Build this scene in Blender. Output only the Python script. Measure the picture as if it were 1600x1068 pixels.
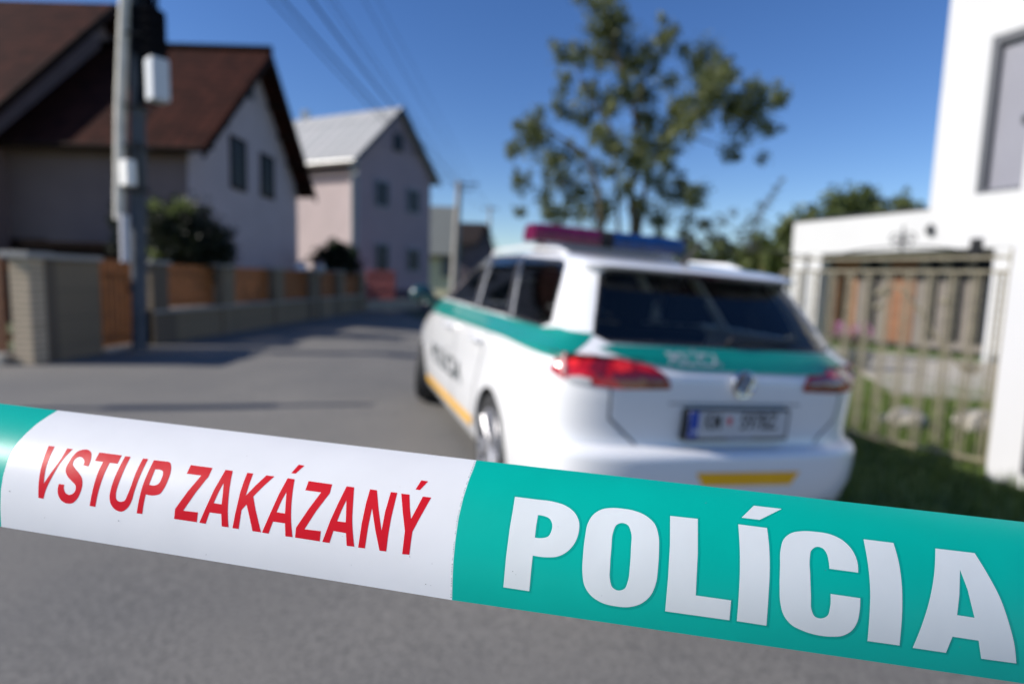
import bpy, bmesh, math, random
from mathutils import Vector, Matrix, noise
R = math.radians
random.seed(7)
for o in list(bpy.data.objects): bpy.data.objects.remove(o)
sc = bpy.context.scene
COL = sc.collection

# ------------------------------------------------------------------ camera
F = 889.0; W2 = 800.0; H2 = 534.0            # focal length in photo pixels (20 mm on full frame)
EYE = Vector((0, 0, 1.255)); PITCH = -0.1065; ROLL = 0.03
fwd = Vector((0, math.cos(PITCH), math.sin(PITCH)))
rt = Vector((1, 0, 0)); up = rt.cross(fwd)
cr, sr = math.cos(ROLL), math.sin(ROLL)
r2 = rt*cr + up*sr; u2 = up*cr - rt*sr
cam = bpy.data.cameras.new('camera'); camo = bpy.data.objects.new('camera', cam); COL.objects.link(camo)
M = Matrix.Identity(4)
for i in range(3):
    M[i][0] = r2[i]; M[i][1] = u2[i]; M[i][2] = -fwd[i]; M[i][3] = EYE[i]
camo.matrix_world = M
cam.sensor_width = 36; cam.lens = F/1600*36
cam.clip_start = 0.02; cam.clip_end = 900
cam.dof.use_dof = True; cam.dof.focus_distance = 0.372; cam.dof.aperture_fstop = 2.95; cam.dof.aperture_blades = 0
sc.camera = camo
# ------------------------------------------------------------------ light
SUN_EL = R(33); SUN_AZ = R(10)                # the sun stands to the left, a little behind the camera
SD = Vector((-math.cos(SUN_AZ)*math.cos(SUN_EL), -math.sin(SUN_AZ)*math.cos(SUN_EL), math.sin(SUN_EL)))
w = bpy.data.worlds.new('World'); sc.world = w; w.use_nodes = True
nt = w.node_tree; nt.nodes.clear()
sky = nt.nodes.new('ShaderNodeTexSky'); sky.sky_type = 'NISHITA'; sky.sun_disc = False
sky.sun_elevation = SUN_EL; sky.sun_rotation = math.atan2(SD.x, SD.y)
sky.air_density = 1.0; sky.dust_density = 0.25; sky.ozone_density = 3.2; sky.altitude = 500
bg = nt.nodes.new('ShaderNodeBackground'); bg.inputs[1].default_value = 0.102
wo = nt.nodes.new('ShaderNodeOutputWorld')
hsv = nt.nodes.new('ShaderNodeHueSaturation'); hsv.inputs['Saturation'].default_value = 1.22; hsv.inputs['Hue'].default_value = 0.512
nt.links.new(sky.outputs[0], hsv.inputs['Color']); nt.links.new(hsv.outputs[0], bg.inputs[0]); nt.links.new(bg.outputs[0], wo.inputs[0])
sl = bpy.data.lights.new('sun', 'SUN'); sl.energy = 4.6; sl.angle = R(0.53); sl.color = (1.0, 0.945, 0.87)
so = bpy.data.objects.new('sun', sl); COL.objects.link(so)
so.rotation_euler = SD.to_track_quat('Z', 'Y').to_euler(); so.location = (-30, -5, 30)
sc.view_settings.view_transform = 'Standard'; sc.view_settings.look = 'None'
sc.view_settings.exposure = 0.42; sc.view_settings.gamma = 1.0

# ------------------------------------------------------------------ helpers
def ray(px, py):
    return r2*((px-W2)/F) - u2*((py-H2)/F) + fwd
def at(px, py, Y):                           # point of the place seen at photo pixel px,py and standing Y metres ahead
    d = ray(px, py); return EYE + d*(Y/d.y)
CAR_O = Vector((1.02760768, 2.51507629, -0.088)); CR = Vector((0.95017, 0.30799, -0.04815)); CF = Vector((-0.30753, 0.95139, 0.01674)); CU = Vector((0.05097, -0.0011, 0.9987))
def sstep(a, b, x):
    t = min(1, max(0, (x-a)/(b-a))); return t*t*(3-2*t)
def gz(x, y):                                # height of the ground: level road, a slight fall to the verge on the right
    p = Vector((x, y, 0)) - Vector((CAR_O.x, CAR_O.y, 0))
    l = p.x*CR.x + p.y*CR.y; f = p.x*CF.x + p.y*CF.y
    m = sstep(-1.2, 0.3, f)*(1-sstep(5.0, 7.5, f))
    a = -0.05*min(max(l+1.0, 0), 2.3)
    return a*(sstep(-1.5, 0.5, f)*0.9+0.1) + 0.012*(f-2.4)*m*(1-sstep(1.5, 3, abs(l)))
def mat(name, col, rough=0.6, metal=0.0, var=0.0, vscale=4.0, bump=0.0, bscale=30.0, coat=0.0, spec=0.5, col2=None, detail=4.0, dist=0.02):
    m = bpy.data.materials.new(name); m.use_nodes = True
    n = m.node_tree; b = n.nodes['Principled BSDF']
    b.inputs['Roughness'].default_value = rough; b.inputs['Metallic'].default_value = metal
    b.inputs['Coat Weight'].default_value = coat; b.inputs['Coat Roughness'].default_value = 0.04
    b.inputs['Specular IOR Level'].default_value = spec
    b.inputs['Base Color'].default_value = (*col, 1)
    tc = n.nodes.new('ShaderNodeTexCoord')
    if var > 0 or col2:
        t = n.nodes.new('ShaderNodeTexNoise'); t.inputs['Scale'].default_value = vscale; t.inputs['Detail'].default_value = detail
        n.links.new(tc.outputs['Object'], t.inputs['Vector'])
        cr_ = n.nodes.new('ShaderNodeValToRGB')
        c2 = col2 if col2 else tuple(min(1, c*(1+var)) for c in col)
        c1 = col if col2 else tuple(c*(1-var) for c in col)
        cr_.color_ramp.elements[0].position = 0.33; cr_.color_ramp.elements[1].position = 0.67
        cr_.color_ramp.elements[0].color = (*c1, 1); cr_.color_ramp.elements[1].color = (*c2, 1)
        n.links.new(t.outputs[0], cr_.inputs[0]); n.links.new(cr_.outputs[0], b.inputs['Base Color'])
    if bump > 0:
        t2 = n.nodes.new('ShaderNodeTexNoise'); t2.inputs['Scale'].default_value = bscale; t2.inputs['Detail'].default_value = 6
        n.links.new(tc.outputs['Object'], t2.inputs['Vector'])
        bp = n.nodes.new('ShaderNodeBump'); bp.inputs['Strength'].default_value = bump; bp.inputs['Distance'].default_value = dist
        n.links.new(t2.outputs[0], bp.inputs['Height']); n.links.new(bp.outputs[0], b.inputs['Normal'])
    return m
def brickmat(name, c1, c2, mort, sx=2.0, bw=0.4, bh=0.1, rough=0.85, msize=0.008, rot=None):
    m = bpy.data.materials.new(name); m.use_nodes = True; n = m.node_tree; b = n.nodes['Principled BSDF']
    tc = n.nodes.new('ShaderNodeTexCoord'); mp = n.nodes.new('ShaderNodeMapping')
    if rot: mp.inputs['Rotation'].default_value = rot
    br = n.nodes.new('ShaderNodeTexBrick'); br.inputs['Scale'].default_value = 1
    br.inputs['Brick Width'].default_value = bw; br.inputs['Row Height'].default_value = bh; br.inputs['Mortar Size'].default_value = msize
    br.inputs['Color1'].default_value = (*c1, 1); br.inputs['Color2'].default_value = (*c2, 1); br.inputs['Mortar'].default_value = (*mort, 1)
    n.links.new(tc.outputs['Object'], mp.inputs[0]); n.links.new(mp.outputs[0], br.inputs[0]); n.links.new(br.outputs[0], b.inputs['Base Color'])
    bp = n.nodes.new('ShaderNodeBump'); bp.inputs['Strength'].default_value = 0.6; bp.inputs['Distance'].default_value = 0.02; bp.invert = True
    n.links.new(br.outputs['Fac'], bp.inputs['Height']); n.links.new(bp.outputs[0], b.inputs['Normal'])
    b.inputs['Roughness'].default_value = rough
    return m
def glassmat(name, tint, refl=1.0, rough=0.02):
    m = bpy.data.materials.new(name); m.use_nodes = True; n = m.node_tree; n.nodes.clear()
    o = n.nodes.new('ShaderNodeOutputMaterial'); mx = n.nodes.new('ShaderNodeMixShader'); tr = n.nodes.new('ShaderNodeBsdfTransparent'); gl = n.nodes.new('ShaderNodeBsdfGlossy')
    tr.inputs[0].default_value = (*tint, 1); gl.inputs['Roughness'].default_value = rough; gl.inputs[0].default_value = (refl, refl, refl, 1)
    fr = n.nodes.new('ShaderNodeFresnel'); fr.inputs[0].default_value = 1.55
    n.links.new(fr.outputs[0], mx.inputs[0]); n.links.new(tr.outputs[0], mx.inputs[1]); n.links.new(gl.outputs[0], mx.inputs[2]); n.links.new(mx.outputs[0], o.inputs[0])
    return m
def tag(o, label=None, cat=None, group=None, kind=None):
    if label: o['label'] = label
    if cat: o['category'] = cat
    if group: o['group'] = group
    if kind: o['kind'] = kind
    return o
def empty(name, loc=(0, 0, 0), label=None, cat=None, group=None, rot=None):
    o = bpy.data.objects.new(name, None); COL.objects.link(o); o.location = loc; o.empty_display_size = 0.2
    if rot: o.rotation_euler = rot
    return tag(o, label, cat, group)
class MB:
    def __init__(s): s.v = []; s.f = []; s.m = []
    def add(s, vs, fs, mi=0):
        b = len(s.v); s.v += [tuple(v) for v in vs]
        for f in fs: s.f.append(tuple(b+i for i in f)); s.m.append(mi)
        return s
    def box(s, c, d, ax=None, mi=0):         # centre, size, optional axes
        c = Vector(c); X, Y, Z = ax if ax else (Vector((1, 0, 0)), Vector((0, 1, 0)), Vector((0, 0, 1)))
        vs = [c + X*(d[0]/2*a) + Y*(d[1]/2*b) + Z*(d[2]/2*e) for a in (-1, 1) for b in (-1, 1) for e in (-1, 1)]
        return s.add(vs, [(0, 1, 3, 2), (4, 6, 7, 5), (0, 4, 5, 1), (2, 3, 7, 6), (0, 2, 6, 4), (1, 5, 7, 3)], mi)
    def bx(s, x0, x1, y0, y1, z0, z1, mi=0):
        return s.box(((x0+x1)/2, (y0+y1)/2, (z0+z1)/2), (abs(x1-x0), abs(y1-y0), abs(z1-z0)), None, mi)
    def tube(s, pts, rad, n=8, cap=True, mi=0):
        pts = [Vector(p) for p in pts]; rs = rad if isinstance(rad, (list, tuple)) else [rad]*len(pts)
        b = len(s.v); prev = None
        for i, p in enumerate(pts):
            t = (pts[min(i+1, len(pts)-1)] - pts[max(i-1, 0)]).normalized()
            if prev is None:
                a = t.orthogonal().normalized()
            else:
                a = (prev - t*prev.dot(t)).normalized()
            prev = a; bb = t.cross(a)
            for k in range(n):
                an = 2*math.pi*k/n; s.v.append(tuple(p + (a*math.cos(an)+bb*math.sin(an))*rs[i]))
        for i in range(len(pts)-1):
            for k in range(n):
                s.f.append((b+i*n+k, b+i*n+(k+1) % n, b+(i+1)*n+(k+1) % n, b+(i+1)*n+k)); s.m.append(mi)
        if cap:
            s.f.append(tuple(b+k for k in range(n))[::-1]); s.m.append(mi)
            e = b+(len(pts)-1)*n; s.f.append(tuple(e+k for k in range(n))); s.m.append(mi)
        return s
    def prism(s, poly, ext, mi=0):           # closed polygon of 3-D points extruded by vector
        n = len(poly); ext = Vector(ext); a = [Vector(p) for p in poly]; vs = a+[p+ext for p in a]
        return s.add(vs, [tuple(range(n))[::-1], tuple(range(n, 2*n))] + [(i, (i+1) % n, n+(i+1) % n, n+i) for i in range(n)], mi)
    def sphere(s, c, r, seg=12, ring=8, mi=0, sc_=(1, 1, 1)):
        c = Vector(c); vs = []; fs = []
        for i in range(ring+1):
            th = math.pi*i/ring
            for k in range(seg):
                ph = 2*math.pi*k/seg
                vs.append(c+Vector((math.sin(th)*math.cos(ph)*r*sc_[0], math.sin(th)*math.sin(ph)*r*sc_[1], math.cos(th)*r*sc_[2])))
        for i in range(ring):
            for k in range(seg): fs.append((i*seg+k, (i+1)*seg+k, (i+1)*seg+(k+1) % seg, i*seg+(k+1) % seg))
        return s.add(vs, fs, mi)
    def build(s, name, mats, parent=None, smooth=False, bevel=0, local=True):
        me = bpy.data.meshes.new(name)
        off = Vector((0, 0, 0))
        if parent is not None and local: off = parent['_o'] if False else Vector(parent.location)
        if parent is not None and local and parent.rotation_euler.to_matrix() != Matrix.Identity(3):
            inv = parent.matrix_basis.inverted(); vv = [tuple(inv @ Vector(v)) for v in s.v]
        else:
            vv = [tuple(Vector(v)-off) for v in s.v]
        me.from_pydata(vv, [], s.f); 
        if not isinstance(mats, (list, tuple)): mats = [mats]
        for m_ in mats: me.materials.append(m_)
        for p, mi in zip(me.polygons, s.m): p.material_index = mi; p.use_smooth = smooth
        bm = bmesh.new(); bm.from_mesh(me); bmesh.ops.recalc_face_normals(bm, faces=bm.faces)
        if smooth:
            for e in bm.edges:
                if len(e.link_faces) == 2 and e.calc_face_angle(0) > R(40): e.smooth = False
        bm.to_mesh(me); bm.free()
        o = bpy.data.objects.new(name, me); COL.objects.link(o)
        if parent is not None: o.parent = parent
        if bevel > 0:
            b = o.modifiers.new('bevel', 'BEVEL'); b.width = bevel; b.segments = 2; b.limit_method = 'ANGLE'
        return o
def cutpoly(loops, du, dv):                  # flat polygon with holes, cut into small pieces so that it can follow a curved surface
    bm = bmesh.new(); eds = []
    for lp in loops:
        vs = [bm.verts.new((p[0], p[1], 0)) for p in lp]
        for i in range(len(vs)): eds.append(bm.edges.new((vs[i], vs[(i+1) % len(vs)])))
    bmesh.ops.triangle_fill(bm, use_beauty=True, use_dissolve=False, edges=eds)
    xs = [v.co.x for v in bm.verts]; ys = [v.co.y for v in bm.verts]
    for lo, hi, d, ax in ((min(xs), max(xs), du, 0), (min(ys), max(ys), dv, 1)):
        k = math.floor(lo/d)+1
        while k*d < hi:
            co = (k*d, 0, 0) if ax == 0 else (0, k*d, 0); no = (1, 0, 0) if ax == 0 else (0, 1, 0)
            bmesh.ops.bisect_plane(bm, geom=bm.verts[:]+bm.edges[:]+bm.faces[:], plane_co=co, plane_no=no, dist=1e-7)
            k += 1
    bm.verts.ensure_lookup_table()
    v = [(p.co.x, p.co.y) for p in bm.verts]; f = [tuple(q.index for q in fc.verts) for fc in bm.faces]
    bm.free(); return v, f
def smoothloop(pts, n=6):                    # pts: (x,y) corner or (x,y,1) smooth
    out = []; N = len(pts)
    for i in range(N):
        a = pts[i]; b = pts[(i+1) % N]; A = Vector(a[:2]); B = Vector(b[:2]); sa = len(a) > 2; sb = len(b) > 2
        out.append(tuple(A))
        if not (sa or sb): continue
        P = Vector(pts[i-1][:2]); Nx = Vector(pts[(i+2) % N][:2])
        L = (B-A).length
        def tan(p, q, c):
            t = q-p; l1 = (c-p).length; l2 = (q-c).length
            return ((c-p)/max(l1, 1e-6)*l2+(q-c)/max(l2, 1e-6)*l1)/(l1+l2)
        tb = tan(A, Nx, B)*L if sb else None
        ta = tan(P, B, A)*L if sa else None
        if ta is None: ta = (B-A)*2-tb if False else (B-A)*1.5-tb*0.5
        if tb is None: tb = (B-A)*1.5-ta*0.5
        for k in range(1, n):
            t = k/n; h1 = 2*t**3-3*t*t+1; h2 = t**3-2*t*t+t; h3 = -2*t**3+3*t*t; h4 = t**3-t*t
            out.append(tuple(A*h1+ta*h2+B*h3+tb*h4))
    return out
def leaves(mb, c, r, n, size, flat=1.0, shell=0.45, mi=0):
    c = Vector(c)
    for _ in range(n):
        soft = random.random() < .35
        d = Vector((random.gauss(0, 1), random.gauss(0, 1), random.gauss(0, 1))).normalized()
        rr = r*(shell+(1-shell)*random.random()) if random.random() < 0.6 else r*random.random()**0.6
        if soft: rr = min(1.5, abs(random.gauss(0, 1)))*r*.8
        p = c + Vector((d.x*rr, d.y*rr, d.z*rr*flat))
        a = Vector((random.uniform(-1, 1), random.uniform(-1, 1), random.uniform(-.6, .9))).normalized(); b = a.orthogonal().normalized()
        b = (b*math.cos(random.random()*6)+a.cross(b)*math.sin(random.random()*6)).normalized()
        s = size*random.uniform(0.6, 1.3)
        k = len(mb.v); mb.v += [tuple(p-a*s), tuple(p+b*s*0.45), tuple(p+a*s), tuple(p-b*s*0.45)]
        mb.f.append((k, k+1, k+2, k+3)); mb.m.append(mi)
def leafmat(name, c1, c2, vs=1.2):
    m = mat(name, c1, 0.55, col2=c2, vscale=vs, detail=6)
    b = m.node_tree.nodes['Principled BSDF']
    b.inputs['Subsurface Weight'].default_value = 0
    n = m.node_tree; out = n.nodes['Material Output']
    tl = n.nodes.new('ShaderNodeBsdfTranslucent'); mx = n.nodes.new('ShaderNodeMixShader'); mx.inputs[0].default_value = 0.3
    rp = [x for x in n.nodes if x.type == 'VALTORGB'][0]
    n.links.new(rp.outputs[0], tl.inputs[0]); n.links.new(b.outputs[0], mx.inputs[1]); n.links.new(tl.outputs[0], mx.inputs[2]); n.links.new(mx.outputs[0], out.inputs[0])
    return m
def rodge(c, col): return c

# ------------------------------------------------------------------ materials
m_asphalt = mat('asphalt', (0.115, 0.113, 0.110), 0.86, var=0.0, bump=0.5, bscale=260, dist=0.004)
n = m_asphalt.node_tree; b = n.nodes['Principled BSDF']; tc = n.nodes.new('ShaderNodeTexCoord')
t1 = n.nodes.new('ShaderNodeTexNoise'); t1.inputs['Scale'].default_value = 58; t1.inputs['Detail'].default_value = 7; t1.inputs['Roughness'].default_value = 0.75
t2 = n.nodes.new('ShaderNodeTexNoise'); t2.inputs['Scale'].default_value = 0.7; t2.inputs['Detail'].default_value = 5
r1 = n.nodes.new('ShaderNodeValToRGB'); r1.color_ramp.elements[0].position = .33; r1.color_ramp.elements[1].position = .68
r1.color_ramp.elements[0].color = (.070, .069, .067, 1); r1.color_ramp.elements[1].color = (.245, .233, .213, 1)
rr2 = n.nodes.new('ShaderNodeValToRGB'); rr2.color_ramp.elements[0].position = .3; rr2.color_ramp.elements[1].position = .7
rr2.color_ramp.elements[0].color = (.78, .79, .81, 1); rr2.color_ramp.elements[1].color = (1.12, 1.10, 1.06, 1)
mx = n.nodes.new('ShaderNodeMix'); mx.data_type = 'RGBA'; mx.blend_type = 'MULTIPLY'; mx.inputs[0].default_value = 1
n.links.new(tc.outputs['Object'], t1.inputs[0]); n.links.new(tc.outputs['Object'], t2.inputs[0])
n.links.new(t1.outputs[0], r1.inputs[0]); n.links.new(t2.outputs[0], rr2.inputs[0])
n.links.new(r1.outputs[0], mx.inputs[6]); n.links.new(rr2.outputs[0], mx.inputs[7]); n.links.new(mx.outputs[2], b.inputs['Base Color'])
m_earth = mat('earth_and_grass', (0.045, 0.062, 0.022), 0.9, col2=(0.09, 0.105, 0.045), vscale=1.5, bump=0.6, bscale=8)
m_grass = mat('lawn', (0.045, 0.085, 0.012), 0.9, col2=(0.13, 0.19, 0.04), vscale=6, bump=0.8, bscale=40)
m_blade = leafmat('grass_blade', (0.06, 0.11, 0.015), (0.17, 0.22, 0.05), 5)
m_conc = mat('concrete', (0.33, 0.31, 0.28), 0.85, var=0.15, vscale=3, bump=0.3, bscale=40)
m_paving = mat('pale_paving', (0.34, 0.315, 0.27), 0.8, var=0.12, vscale=2, bump=0.2, bscale=20)
m_white = mat('white_render', (0.54, 0.54, 0.545), 0.8, var=0.02, vscale=1.2, bump=0.12, bscale=90)
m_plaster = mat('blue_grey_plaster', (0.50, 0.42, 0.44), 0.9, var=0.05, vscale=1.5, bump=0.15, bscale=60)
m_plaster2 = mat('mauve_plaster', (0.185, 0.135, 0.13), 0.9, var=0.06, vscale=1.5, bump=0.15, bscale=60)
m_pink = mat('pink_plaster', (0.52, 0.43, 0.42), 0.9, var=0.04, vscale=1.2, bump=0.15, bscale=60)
m_pink_shade = mat('pink_plaster_shade', (0.40, 0.30, 0.34), 0.9, var=0.05, vscale=1.2, bump=0.15, bscale=60)  # the pink plaster darkened for the gable facing away from the sun
m_plinth = mat('plum_plinth', (0.09, 0.06, 0.085), 0.9, var=0.1)
m_dkwood = mat('dark_brown_wood', (0.022, 0.012, 0.009), 0.85, spec=.1, var=0.25, vscale=6, bump=0.2)
m_orwood = mat('orange_stained_wood', (0.30, 0.095, 0.018), 0.6, var=0.25, vscale=9, bump=0.3, bscale=50)
m_brwood = mat('brown_stained_wood', (0.15, 0.055, 0.018), 0.6, var=0.2, vscale=9, bump=0.3, bscale=50)
m_soffit = mat('grey_soffit', (0.25, 0.24, 0.30), 0.8)
m_dark = mat('dark_frame', (0.02, 0.022, 0.026), 0.35)
m_black = mat('black_plastic', (0.012, 0.012, 0.014), 0.45)
m_hglass = mat('house_window_glass', (0.012, 0.014, 0.018), 0.35, spec=0.15)
m_iron = mat('pale_painted_iron', (0.21, 0.185, 0.125), 0.38, metal=0.0, var=0.25, vscale=25)
m_galv = mat('galvanised_tin', (0.52, 0.52, 0.50), 0.42, metal=0.5, var=0.12, vscale=2)
m_slate = mat('grey_green_roof', (0.13, 0.14, 0.13), 0.8, var=0.15)
m_cream = mat('cream_wall', (0.72, 0.66, 0.42), 0.9, var=0.04)
m_dkroof = mat('old_dark_brown_roof', (0.07, 0.048, 0.042), 0.85, var=0.2)
m_bark = mat('bark', (0.10, 0.08, 0.05), 0.9, var=0.35, vscale=8, bump=0.6)
m_leaf = leafmat('leaf_green', (0.06, 0.085, 0.022), (0.20, 0.22, 0.08), 1.4)
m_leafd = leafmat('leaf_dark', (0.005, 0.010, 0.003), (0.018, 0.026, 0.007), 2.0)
m_leafm = leafmat('leaf_mid', (0.05, 0.08, 0.018), (0.14, 0.17, 0.05), 1.3)
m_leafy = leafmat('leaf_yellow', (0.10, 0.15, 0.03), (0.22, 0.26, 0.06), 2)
m_leafg = leafmat('leaf_greyish', (0.05, 0.07, 0.05), (0.10, 0.12, 0.085), 2)
m_stonecap = mat('stone_cap', (0.32, 0.31, 0.29), 0.8, var=0.1)
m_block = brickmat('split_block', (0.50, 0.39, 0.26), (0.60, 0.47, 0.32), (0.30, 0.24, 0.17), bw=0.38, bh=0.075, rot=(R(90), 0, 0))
m_block_shade = brickmat('split_block_shade_side', (0.20, 0.155, 0.10), (0.24, 0.185, 0.125), (0.13, 0.10, 0.07), bw=0.38, bh=0.1, rot=(R(90), 0, R(90)))  # same block, its colour darkened for the shaded street face
m_tile = bpy.data.materials.new('red_brown_tiles'); m_tile.use_nodes = True
n = m_tile.node_tree; b = n.nodes['Principled BSDF']; b.inputs['Roughness'].default_value = 0.8; b.inputs['Specular IOR Level'].default_value = .05
tc = n.nodes.new('ShaderNodeTexCoord')
br = n.nodes.new('ShaderNodeTexBrick'); br.inputs['Scale'].default_value = 1; br.inputs['Brick Width'].default_value = .30; br.inputs['Row Height'].default_value = .34; br.inputs['Mortar Size'].default_value = .02; br.offset = 0.0
br.inputs['Color1'].default_value = (.030, .0105, .0075, 1); br.inputs['Color2'].default_value = (.056, .018, .012, 1); br.inputs['Mortar'].default_value = (.010, .005, .004, 1)
n.links.new(tc.outputs['UV'], br.inputs[0]); n.links.new(br.outputs[0], b.inputs['Base Color'])
bp = n.nodes.new('ShaderNodeBump'); bp.inputs['Strength'].default_value = .8; bp.inputs['Distance'].default_value = .03; bp.invert = True
n.links.new(br.outputs['Fac'], bp.inputs['Height']); n.links.new(bp.outputs[0], b.inputs['Normal'])
m_seam = bpy.data.materials.new('pale_sheet_roof'); m_seam.use_nodes = True
n = m_seam.node_tree; b = n.nodes['Principled BSDF']; b.inputs['Roughness'].default_value = 0.5; b.inputs['Metallic'].default_value = .15
tc = n.nodes.new('ShaderNodeTexCoord')
br = n.nodes.new('ShaderNodeTexBrick'); br.inputs['Scale'].default_value = 1; br.inputs['Brick Width'].default_value = .6; br.inputs['Row Height'].default_value = 3.0; br.inputs['Mortar Size'].default_value = .04; br.offset = 0.0
br.inputs['Color1'].default_value = (.40, .40, .38, 1); br.inputs['Color2'].default_value = (.45, .44, .42, 1); br.inputs['Mortar'].default_value = (.17, .17, .165, 1)
n.links.new(tc.outputs['UV'], br.inputs[0]); n.links.new(br.outputs[0], b.inputs['Base Color'])

def roofslab(name, a, b_, c, d, th, m, parent):    # a-b eave (left,right), c-d ridge (right,left); tiled slab with UV in metres
    a, b_, c, d = map(Vector, (a, b_, c, d)); nrm = (b_-a).cross(d-a).normalized()
    if nrm.z < 0: nrm = -nrm
    off = Vector(parent.location); me = bpy.data.meshes.new(name)
    vs = [a, b_, c, d]+[p-nrm*th for p in (a, b_, c, d)]
    me.from_pydata([tuple(v-off) for v in vs], [], [(0, 1, 2, 3), (7, 6, 5, 4), (0, 4, 5, 1), (1, 5, 6, 2), (2, 6, 7, 3), (3, 7, 4, 0)])
    me.materials.append(m)
    uv = me.uv_layers.new(name='UVMap'); U = (b_-a).normalized(); V = nrm.cross(U)
    for lp in me.loops:
        p = vs[lp.vertex_index]-a; uv.data[lp.index].uv = (p.dot(U), p.dot(V))
    bm = bmesh.new(); bm.from_mesh(me); bmesh.ops.recalc_face_normals(bm, faces=bm.faces); bm.to_mesh(me); bm.free()
    o = bpy.data.objects.new(name, me); COL.objects.link(o); o.parent = parent; return o

# ------------------------------------------------------------------ the setting
def sheet(name, inside, x0, x1, y0, y1, st, dz, m, kind='structure'):
    vs = {}; mb = MB()
    nx = int((x1-x0)/st); ny = int((y1-y0)/st)
    for i in range(nx+1):
        for j in range(ny+1):
            x = x0+i*st; y = y0+j*st; mb.v.append((x, y, gz(x, y)+dz))
    for i in range(nx):
        for j in range(ny):
            cx = x0+(i+.5)*st; cy = y0+(j+.5)*st
            if inside(cx, cy):
                k = i*(ny+1)+j; mb.f.append((k, k+ny+1, k+ny+2, k+1)); mb.m.append(0)
    o = mb.build(name, m); 
    bm = bmesh.new(); bm.from_mesh(o.data); bmesh.ops.delete(bm, geom=[v for v in bm.verts if not v.link_faces], context='VERTS')
    for f in bm.faces:
        if f.normal.z < 0: f.normal_flip()
        f.smooth = True
    bm.to_mesh(o.data); bm.free()
    return tag(o, kind=kind)
def latf(x, y):
    p = Vector((x-CAR_O.x, y-CAR_O.y, 0)); return p.x*CR.x+p.y*CR.y, p.x*CF.x+p.y*CF.y
g = MB(); g.add([(-400, -60, -0.24), (400, -60, -0.24), (400, 700, -0.24), (-400, 700, -0.24)], [(0, 1, 2, 3)])
tag(g.build('ground', m_earth), kind='structure')
def isverge(x, y):
    l, f = latf(x, y); return l > 1.12 and y > 3.05 and not (y < 3.3 and x < 1.6)
sheet('road', lambda x, y: x > -6.7+.05*(y-7.2) and not isverge(x, y) and (x < 10), -7.5, 10, -6, 60, 0.25, 0.0, m_asphalt)
sheet('lawn', lambda x, y: isverge(x, y) and x > -2.5 and x < 24 and y < 30, -3, 24, 2.8, 30, 0.2, 0.006, m_grass)
sheet('garden_soil', lambda x, y: x <= -6.6+.05*(y-7.2) and x > -30, -30, -5, 2, 60, 1.0, -0.03, m_earth)
g = MB()
for i in range(30):
    pass
# grass blades near the gate
gb = MB()
for _ in range(26000):
    x = random.uniform(1.9, 7.2); y = random.uniform(3.1, 8.6)
    if not isverge(x, y): continue
    l, f = latf(x, y)
    if l < 1.25: continue
    h = random.uniform(.05, .13)*(1.5 if noise.noise(Vector((x*1.3, y*1.3, 0))) > .15 else 1)
    a = random.random()*6.28; wd = .006; ln = random.uniform(-.5, .5)*h; z = gz(x, y)
    k = len(gb.v); dx, dy = math.cos(a)*wd, math.sin(a)*wd
    gb.v += [(x-dx, y-dy, z), (x+dx, y+dy, z), (x+math.sin(a)*ln, y-math.cos(a)*ln, z+h)]; gb.f.append((k, k+1, k+2)); gb.m.append(0)
tag(gb.build('grass', m_blade), 'uneven green grass growing on the verge and lawn round the iron gate', 'grass', kind='stuff')

# ------------------------------------------------------------------ left fence line along the street
def FX(Y): return -6.15+.05*(Y-7.24)
def FY(px): return 6.512/((800-px)/889+.05)
bw = empty('garden_wall', (FX(7.5), 7.5, 0), 'solid grey block garden wall with a beige pillar and pale coping, nearest the camera on the left', 'wall')
mb = MB(); Y0, Y1 = 7.44, FY(155)
mb.add([(FX(Y0), Y0, 0), (FX(Y1), Y1, 0), (FX(Y1)-.28, Y1, 0), (FX(Y0)-.28, Y0, 0), (FX(Y0), Y0, 1.36), (FX(Y1), Y1, 1.36), (FX(Y1)-.28, Y1, 1.36), (FX(Y0)-.28, Y0, 1.36)], [(0, 1, 5, 4), (1, 2, 6, 5), (2, 3, 7, 6), (3, 0, 4, 7), (4, 5, 6, 7), (0, 3, 2, 1)])
mb.build('wall_body', m_block_shade, bw)
MB().bx(-6.38, -6.12, 7.22, 7.45, 0, 1.36).build('pillar', m_block, bw, bevel=.01)
mb = MB(); mb.bx(-6.46, -6.06, 7.15, 7.56, 1.36, 1.44)
mb.add([(FX(7.56)+.06, 7.56, 1.36), (FX(Y1)+.06, Y1+.02, 1.36), (FX(Y1)-.34, Y1+.02, 1.36), (FX(7.56)-.34, 7.56, 1.36), (FX(7.56)+.06, 7.56, 1.425), (FX(Y1)+.06, Y1+.02, 1.425), (FX(Y1)-.34, Y1+.02, 1.425), (FX(7.56)-.34, 7.56, 1.425)], [(0, 1, 5, 4), (1, 2, 6, 5), (2, 3, 7, 6), (3, 0, 4, 7), (4, 5, 6, 7), (0, 3, 2, 1)])
mb.build('coping', m_stonecap, bw, bevel=.01)
def pick_panel(name, Ya, Yb, z0, z1, m, parent, wd=.085, gap=.018, th=.022, arch=0.0, off=0.0):
    mb = MB(); n = max(3, int((Yb-Ya)/(wd+gap))); st = (Yb-Ya)/n
    for i in range(n):
        y = Ya+(i+.5)*st; t = (i+.5)/n; zt = z1+arch*math.sin(math.pi*t)
        mb.bx(FX(y)-.14-th+off, FX(y)-.14+off, y-st/2+gap/2, y+st/2-gap/2, z0, zt)
    for zz in (z0+.12*(z1-z0), z0+.82*(z1-z0)):
        mb.box(((FX(Ya)+FX(Yb))/2-.14-th-.02+off, (Ya+Yb)/2, zz), (.035, Yb-Ya, .06))
    return mb.build(name, m, parent)
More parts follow.
